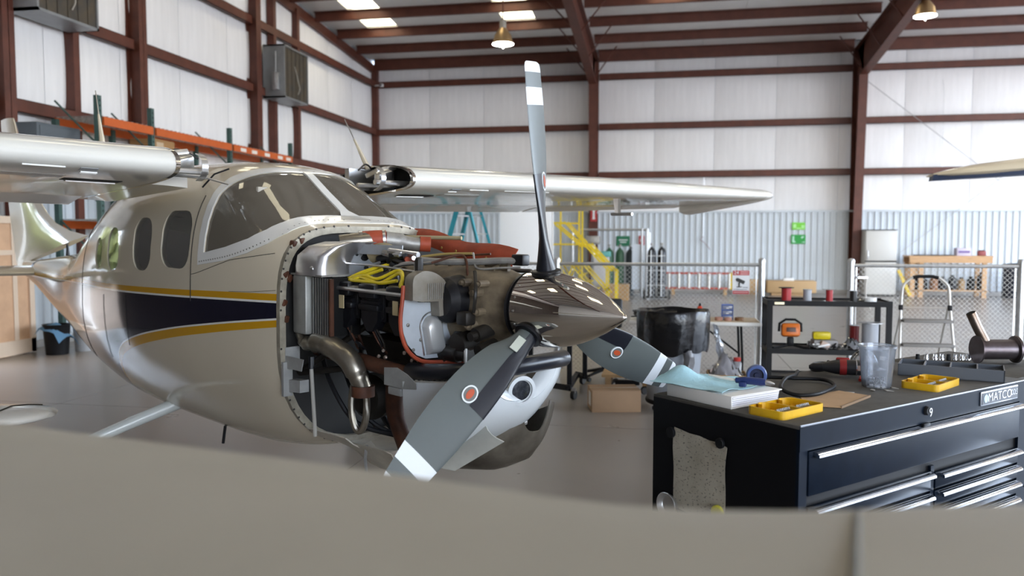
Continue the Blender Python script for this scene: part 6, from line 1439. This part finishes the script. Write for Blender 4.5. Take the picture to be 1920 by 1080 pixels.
# wall signs
def wall_sign(name, x, z, w, h, m, label, y=25.92):
    e = empty(name, (x, y, z)); tag(e, label, 'sign'); MB().bb((-w / 2, 0, -h / 2), (w / 2, .012, h / 2)).build('sign_plate', m, e, None); return e
M_lg = mat('sign_lime', (.18, .62, .04), .5); M_dg = mat('sign_green', (.015, .32, .05), .5)
sA = wall_sign('exit_direction_sign', 3.93, 2.04, .38, .22, M_lg, 'small lime green sign above the darker green sign'); M_lp = mat('lime_pale', (.42, .80, .30), .5); MB().bb((-.16, -.004, -.06), (-.07, -.001, .06)).build('pale_mark', M_lp, sA, None); MB().bb((.08, -.004, -.07), (.16, -.001, .03)).build('pale_mark', M_lp, sA, None); MB().bb((-.06, -.004, -.085), (.07, -.001, -.05)).build('pale_mark', M_lp, sA, None)
sB = wall_sign('first_aid_sign', 3.93, 1.64, .42, .28, M_dg, 'darker green safety sign with white marks on the ribbed wall'); M_gp = mat('mint_mark', (.45, .72, .58), .5); MB().prism([(-.18, -.10), (-.07, -.10), (-.12, -.03), (-.12, .10), (-.17, .10)], -.004, -.001, 'XZ').build('pale_mark', M_gp, sB); MB().prism([(.08, -.10), (.18, -.10), (.18, -.06)], -.004, -.001, 'XZ').build('pale_mark', M_gp, sB); MB().prism([(.10, .02), (.17, .08), (.12, .10), (.07, .06)], -.004, -.001, 'XZ').build('pale_mark', M_gp, sB)
fxs = wall_sign('extinguisher_sign', -2.24, 2.42, .2, .46, mat('extinguisher_red', (.38, .03, .03), .5), 'red fire extinguisher sign on the brown column', 25.28); MB().bb((-.03, -.008, -.12), (.03, 0, .10)).bb((-.05, -.008, .10), (.05, 0, .15)).bb((-.04, -.008, -.16), (.04, 0, -.12)).build('extinguisher_symbol', M_sw, fxs, None)
gsn = wall_sign('oxygen_sign', -1.36, 1.58, .42, .32, mat('sign_dark_green', (.02, .16, .08), .5), 'dark green warning sign behind the gas cylinders'); MB().bb((-.14, -.006, .02), (.14, 0, .05)).bb((-.1, -.006, -.05), (.1, 0, -.02)).build('sign_bars', M_sw, gsn, None)
rsn = wall_sign('red_notice', -.78, 1.6, .18, .3, M_sr, 'small red notice beside the pipe gate frame'); MB().bb((-.05, -.006, -.05), (.05, 0, .05)).build('notice_mark', M_sw, rsn, None)
# extension ladder lying on its side against the wall
el = empty('extension_ladder', (-.05, 24.55, 0)); tag(el, 'orange-railed extension ladder lying on its side along the wall', 'ladder'); M_lo = mat('ladder_red', (.40, .06, .04), .5)
for z in (.20, .58): MB().bb((0, -.03, z + (.06 if z > .3 else 0) - .03), (1.95, .03, z + (.06 if z > .3 else 0) + .03)).build('ladder_rail', M_lo, el, None)
for k in range(7): MB().cyl((.12 + .29 * k, 0, .2), (.12 + .29 * k, 0, .64), .05, 10).build('ladder_rung', M_ladder, el)
for x in (.2, 1.7): MB().bb((x, -.06, 0), (x + .1, .06, .18)).build('support_block', M_wood, el, None)
MB().box((1.92, 0, .42), (.10, .08, .5)).build('ladder_foot', mat('foot_yellow', (.6, .42, .03), .5), el)
# long cartons on the floor
for k, (x, y, w, d, h, lb) in enumerate(((3.58, 24.9, 1.38, .5, .36, 'long brown carton lying by the wall behind the cart'), (2.4, 25.2, .62, .5, .36, 'brown carton by the wall behind the surveillance sign'))):
    e = empty('long_carton', (x, y, 0)); tag(e, lb, 'box'); MB().box((0, 0, h / 2 + .08), (w, d, h), ch=.03).build('carton_body', mat('carton_tan', (.46, .30, .15), .7), e); MB().box((0, 0, .04), (w * .8, d * .7, .08)).build('carton_skid', M_wood, e)
    if k == 0: MB().box((-.08, -.1, h + .11), (.3, .2, .08), ch=.01).build('parcel', M_white, e)
# refrigerator
rf = empty('refrigerator', (6.05, 25.28, 0)); tag(rf, 'old off-white refrigerator standing against the ribbed wall', 'refrigerator'); M_rf = mat('fridge_enamel', (.58, .57, .54), .4)
MB().box((0, 0, .97), (.86, .7, 1.86), ch=.02).build('fridge_body', M_rf, rf)
d1 = MB().box((0, -.37, 1.46), (.84, .05, .86), ch=.015).build('freezer_door', M_rf, rf); MB().box((0, -.37, .52), (.84, .05, .92), ch=.015).build('fridge_door', M_rf, rf); MB().box((0, -.36, 1.005), (.86, .03, .035)).build('door_gap', M_black, rf); MB().box((-.36, -.41, 1.2), (.03, .04, .25), ch=.008).build('door_handle', M_galv, d1); MB().box((0, 0, 1.915), (.88, .72, .02)).build('fridge_lid', M_black, rf)
for x in (-.35, .35): MB().cyl((x, -.28, 0), (x, -.28, .05), .03, 10).build('fridge_foot', M_black, rf)
MB().box((0, .1, .03), (.7, .3, .05)).build('fridge_plinth', M_black, rf)
# wooden workbench and stored stuff
wk = empty('workbench', (6.75, 24.7, 0)); tag(wk, 'pine workbench against the wall with dark bins stored beneath', 'workbench'); M_pine = mat('pine_board', (.50, .30, .15), .6, noise=.18, nscale=4, stretch=(1, 8, 8))
for k in range(4): MB().bb((0, .16 * k, 1.14), (2.2, .16 * k + .155, 1.18)).build('top_plank', M_pine, wk, None)
MB().bb((.02, 0, .98), (2.18, .04, 1.14)).build('apron', M_pine, wk, None); MB().bb((.02, .6, .98), (2.18, .64, 1.14)).build('apron', M_pine, wk, None)
for x in (.12, .35, 2.0):
    for y in (.05, .58): MB().bb((x - .06, y, 0), (x + .06, y + .09, 1.0)).build('bench_leg', M_pine, wk, None)
MB().bb((.1, .05, .18), (2.1, .6, .21)).build('bench_shelf', M_pine, wk, None)
random.seed(31)
for k in range(8):
    e = empty('storage_bin', (6.98 + .25 * k, 24.95 + random.uniform(-.05, .05), .21)); lab = ['black lidded bin under the workbench next to its inner leg', 'black bucket under the workbench, second along', 'brown canister under the workbench', 'black oil jug under the workbench between canisters', 'dark bin under the workbench near the middle', 'tan canister under the workbench', 'black jug under the workbench near its far leg', 'black bin under the workbench against its far leg'][k]; tag(e, lab, 'container', 'containers under the workbench')
    r = random.uniform(.10, .12); h = random.uniform(.32, .48); MB().lathe([(0, 0), (r * .9, 0), (r, .03), (r, h * .8), (r * .5, h * .93), (r * .4, h), (0, h)], 16).build('container_body', (M_black, M_black, mat('canister_brown', (.2, .09, .04), .6), M_blk, M_gk, mat('canister_tan', (.3, .2, .1), .6), M_black, M_blk)[k], e); MB().lathe([(r * .45, h * .97), (r * .45, h + .03), (0, h + .03)], 12).build('container_lid', M_black, e)
bxm = empty('paper_box', (8.22, 24.95, 1.18)); tag(bxm, 'white and purple carton standing on the workbench', 'box'); MB().box((0, 0, .11), (.38, .28, .22), ch=.008).build('box_body', mat('box_lilac', (.55, .50, .60), .6), bxm); MB().box((0, -.142, .11), (.30, .004, .06)).build('box_print', mat('box_purple', (.16, .10, .28), .6), bxm)
rcn = empty('red_can', (8.72, 24.95, 1.18)); tag(rcn, 'small red can at the end of the workbench', 'can'); MB().box((0, 0, .07), (.2, .15, .14), ch=.02).build('can_body', mat('can_red', (.25, .05, .05), .5), rcn); MB().box((.0, 0, .15), (.12, .08, .02)).build('can_lid', M_black, rcn)
bmat = empty('bench_mat', (7.45, 24.9, 1.18)); tag(bmat, 'thin black mat lying on the workbench top', 'mat'); MB().bb((-.5, -.18, 0), (.5, .18, .025)).build('mat_sheet', M_black, bmat, None)
yl = empty('yellow_board', (6.60, 24.55, 0)); tag(yl, 'yellow board leaning in the gap beside the refrigerator', 'board'); MB(TR((.0, 0, .42), 0, 0, R(-24))).box((0, 0, 0), (.09, .05, .8)).build('board_piece', mat('board_yellow', (.60, .42, .03), .5), yl)
# barrel and yellow bin at the far right
brl = empty('plastic_barrel', (9.6, 24.9, 0)); tag(brl, 'black plastic barrel with a lid near the workbench', 'barrel'); MB().lathe([(0, .0), (.31, 0), (.33, .05), (.33, .85), (.31, .88), (0, .88)], 28).build('barrel_body', mat('barrel_navy', (.012, .014, .03), .4), brl); MB().lathe([(.34, .86), (.35, .90), (.33, .94), (.2, .97), (0, .98)], 28).build('barrel_lid', M_black, brl)
ylb = empty('yellow_bucket', (10.35, 24.5, 0)); tag(ylb, 'yellow mop bucket at the right edge beside the barrel', 'bucket'); MB().lathe([(0, 0), (.26, 0), (.32, .7), (.33, .72), (.30, .72), (.24, .03), (0, .03)], 24).build('bucket_body', mat('bucket_yellow', (.6, .45, .02), .5), ylb)
# wall hose reel hooks
hk = empty('wall_hook', (1.10, 25.90, 1.62)); tag(hk, 'small wall hook with a hanging cord on the ribbed wall', 'hook'); MB().tube(spline([(0, 0, .1), (-.08, -.04, .02), (-.02, -.05, -.04), (.06, -.04, -.1), (.22, -.03, -.3)], 5), .012, 7).build('hook_cord', mat('cord_mauve', (.35, .28, .30), .6), hk); MB().cyl((0, .03, .1), (0, .03, 2.0), .010, 6).build('drop_wire', M_galv, hk)

# ------------------------------------------------------------------ pallet rack along the left wall
pk = empty('pallet_rack', (-8.55, 12.4, 0)); tag(pk, 'pallet rack with orange beams and green posts behind the airplane', 'rack')
M_rb = mat('rack_orange', (.52, .10, .015), .45, noise=.08, nscale=5); M_rp = mat('rack_green', (.05, .10, .09), .5, noise=.15, nscale=6)
for y in (-1.3, 0, 2.5, 5.15):
    for x in (0, -.74):
        p = MB().bb((x - .04, y - .04, 0), (x + .04, y + .04, 3.86 if x == 0 else 3.52)).build('rack_post', M_rp, pk, None)
        hm = MB()
        if x: continue
        for k in range(24): hm.bb((x + .040, y - .012, 3.8 - .08 * k), (x + .042, y + .012, 3.77 - .08 * k))
        tag(hm.build('slot_row', M_dark, p, None), kind='stuff')
    for z in (.4, 1.3, 2.2, 3.1): MB().cyl((0, y, z), (-.74, y, z + .7), .015, 6).build('rack_brace', M_rp, pk)
for y0, y1 in ((-1.26, -.04), (.04, 2.46), (2.54, 5.11)):
    for x in (0.05, -.76):
        for z in (3.48, 1.9): MB().bb((x - .025, y0, z - .065), (x + .025, y1, z + .065)).build('rack_beam', M_rb, pk, None)
    for z in (3.55, 1.97):
        dk = MB(); n = int((y1 - y0) / .12)
        for k in range(n): dk.bb((-.76, y0 + k * .12, z), (.05, y0 + k * .12 + .012, z + .012))
        for k in range(8): dk.bb((-.75 + .105 * k, y0, z - .012), (-.74 + .105 * k, y1, z))
        tag(dk.build('wire_deck', M_aludull, pk, None), kind='stuff')
for k, y in enumerate((2.9, 3.35, 3.9, 4.5, 4.9)): MB().box((.078, y, 3.47), (.004, .22, .07)).build('beam_label', mat('beam_label', (.72, .66, .60), .6), pk)
bxr = empty('rack_carton', (-8.86, 12.88, 1.99)); tag(bxr, 'tall brown carton on the rack beside the green post', 'box'); MB().box((0, 0, .70), (.45, .62, 1.40), ch=.01).build('carton_body', mat('carton_kraft', (.36, .20, .08), .7), bxr); MB().box((.228, -.12, 1.28), (.004, .2, .14)).build('carton_label', mat('kraft_label', (.55, .42, .28), .7), bxr)
gbx = empty('steel_box', (X0 + .28, 10.75, 2.95)); tag(gbx, 'dark grey steel box on the wall showing above the near wing', 'box'); MB().box((.12, 0, 0), (.5, .9, .84), ch=.02).build('box_body', mat('cabinet_slate', (.075, .09, .105), .5), gbx); MB().box((.375, .0, 0), (.01, .8, .74)).build('box_cover', mat('cabinet_slate2', (.09, .105, .12), .5), gbx); MB().bb((-.2, -.3, -.2), (-.12, .3, .2)).build('mount_plate', M_galv, gbx, None)

# ------------------------------------------------------------------ wall coolers
def cooler(y, z, label, w=1.30, h=1.25, d=.55):
    e = empty('wall_cooler', (X0 + .1, y, z)); tag(e, label, 'cooler'); M_cg = mat('cooler_sheet', (.26, .27, .28), .45, .5, noise=.12, nscale=4); M_cb = mat('cooler_pad', (.085, .065, .040), .7, c2=(.05, .045, .04), nscale=4)
    MB().box((d / 2 - .05, 0, -h / 2 + .02), (d, w, .04)).build('drip_pan', M_cg, e); MB().box((d / 2 - .05, 0, h / 2 - .02), (d, w, .04)).build('top_panel', M_cg, e)
    for s in (-1, 1): MB().box((d / 2 - .05, s * (w / 2 - .02), 0), (d, .04, h)).build('side_panel', M_cg, e)
    MB().box((d - .09, 0, 0), (.03, w - .06, h - .06)).build('cooling_pad', M_cb, e)
    for k in range(5): MB().box((d - .068, -w / 2 + w * (k + 1) / 6, 0), (.012, .02, h - .1)).build('pad_rib', M_cb, e)
    b = MB().box((d - .25, -w / 2 - .05, -.25), (.16, .10, .40), ch=.01).build('control_box', M_galv, e); MB().tube([(d - .25, -w / 2 - .05, -.05), (d - .25, -w / 2 - .04, .45)], .012, 6).build('conduit', M_galv, b)
    MB().tube(spline([(d - .05, -.1, .2), (d - .02, .0, -.1), (d - .02, .1, -.3), (d - .04, .05, -.45)], 5), .010, 6).build('water_line', mat('line_pale', (.4, .38, .34), .6), e)
cooler(18.85, 5.66, 'grey evaporative wall cooler mounted high above the orange rack'); cooler(11.1, 5.62, 'grey evaporative wall cooler at the upper left corner of the view')
jb = empty('junction_box', (X0 + .25, 25.6, 6.66)); tag(jb, 'small white camera box in the wall corner', 'security camera'); MB().box((.1, 0, 0), (.12, .1, .1), ch=.01).build('camera_body', M_white, jb); MB().cyl((.1, -.05, 0), (.1, -.14, -.02), .03, 10).build('camera_lens', M_black, jb); MB().cyl((-.12, 0, 0), (.05, 0, 0), .02, 8).build('camera_arm', M_white, jb)
# ------------------------------------------------------------------ left edge: plywood panel, bins
pn = empty('plywood_door', (-9.22, 10.05, 0)); tag(pn, 'pale plywood door panel leaning at the left edge', 'door panel'); M_ply = mat('peach_plywood', (.58, .36, .22), .6, noise=.1, nscale=4)
MB().bb((0, -1.1, .02), (.03, .36, 2.0)).build('door_board', M_ply, pn, None); M_plf = mat('plywood_frame', (.66, .52, .40), .6)
for a, b in (((.03, -1.1, 1.90), (.06, .36, 2.0)), ((.03, -1.1, 1.45), (.05, .36, 1.52)), ((.03, .27, .02), (.06, .36, 2.0)), ((.03, -.02, .02), (.045, .06, 2.0)), ((.03, -1.1, .02), (.06, .36, .22))): MB().bb(a, b).build('door_stile', M_plf, pn, None)
bk = empty('paint_bucket', (-8.60, 10.72, 0)); tag(bk, 'grey plastic bucket on the floor beneath the tail', 'bucket'); MB().lathe([(0, .0), (.13, 0), (.155, .36), (.165, .37), (.165, .40), (.15, .40), (.125, .02), (0, .02)], 24).build('bucket_body', mat('bucket_grey', (.42, .43, .45), .5), bk); MB().tube([(.16 * math.cos(a), .165 * math.sin(a) * .3 - .15, .38 - .16 * math.sin(a)) for a in [PI * k / 10 for k in range(11)]], .004, 6).build('bucket_handle', M_galv, bk)
bi = empty('dark_bin', (-8.72, 10.30, 0)); tag(bi, 'dark bin with a blue rag beside the grey bucket', 'bin'); MB().lathe([(0, 0), (.15, 0), (.18, .42), (.19, .44), (.17, .44), (.14, .02), (0, .02)], 20).build('bin_body', M_black, bi); MB().sheet([[(-.2 + .08 * i, -.2 + .08 * j, .46 + .03 * math.sin(i * 2 + j) - .02 * ((i - 2) ** 2 + (j - 2) ** 2)) for j in range(6)] for i in range(6)], .004).build('blue_rag', mat('rag_blue', (.10, .22, .36), .8), bi, 60)
jk = empty('floor_jack', (-8.35, 11.25, 0)); tag(jk, 'yellow and brown tripod jack on the floor beneath the tail', 'jack')
for k in range(3): a = 2 * PI * k / 3 + .4; MB().cyl((0, 0, .42), (.3 * math.cos(a), .3 * math.sin(a), .02), .022, 8).build('jack_leg', mat('jack_yellow', (.50, .30, .04), .5), jk)
MB().cyl((0, 0, .1), (0, 0, .5), .05, 12).build('jack_ram', mat('jack_brown', (.12, .06, .03), .6), jk)
tr_ = empty('timber_offcut', (-8.05, 11.4, 0)); tag(tr_, 'short dark timber offcut lying on the floor beneath the tail', 'timber'); MB(TR((0, 0, .05), R(40))).box((0, 0, 0), (.8, .1, .09)).build('timber', mat('dark_timber', (.12, .07, .04), .8), tr_)

# ------------------------------------------------------------------ high-bay lamps
def lamp(x, y, z, label):
    e = empty('high_bay_lamp', (x, y, z)); tag(e, label, 'lamp', 'high-bay lamps under the roof')
    MB().lathe([(.235, -.30), (.225, -.26), (.19, -.12), (.12, -.01), (.07, .04), (.07, .06), (.12, -.005), (.19, -.11), (.22, -.26)], 32, caps=False).build('reflector', mat('lamp_reflector', (.40, .27, .14), .35, .7), e, 40)
    MB().lathe([(.0, .24), (.06, .235), (.075, .18), (.075, .04), (0, .04)], 20).build('ballast_housing', mat('lamp_housing', (.38, .36, .33), .4, .5), e)
    MB().lathe([(.0, -.32), (.10, -.318), (.21, -.305), (.236, -.30), (.236, -.29), (0, -.28)], 32).build('lamp_lens', mat('lit_lamp_lens', (1, 1, .97), .4, emis=(1.0, .97, .90), estr=22.0), e, 40)
    MB().lathe([(0, -.40), (.02, -.37), (.05, -.32), (0, -.30)], 14).build('lamp_bulb', mat('lit_bulb', (1, 1, 1), .4, emis=(1, .98, .92), estr=14.0), e)
    MB().cyl((0, 0, .24), (0, 0, roofz(y) - z - .1), .015, 8).build('hanger', M_steel, e)
lamp(-3.63, 17.96, 6.28, 'lit high-bay lamp hanging beside the raised propeller blade'); lamp(5.58, 19.75, 6.90, 'lit high-bay lamp at the top right of the view')
lamp(-3.63, 8.5, 6.9, 'lit high-bay lamp above the airplane'); lamp(5.6, 9.0, 6.9, 'lit high-bay lamp above the tool chest'); lamp(11.5, 14.0, 6.8, 'lit high-bay lamp in the right-hand bay')
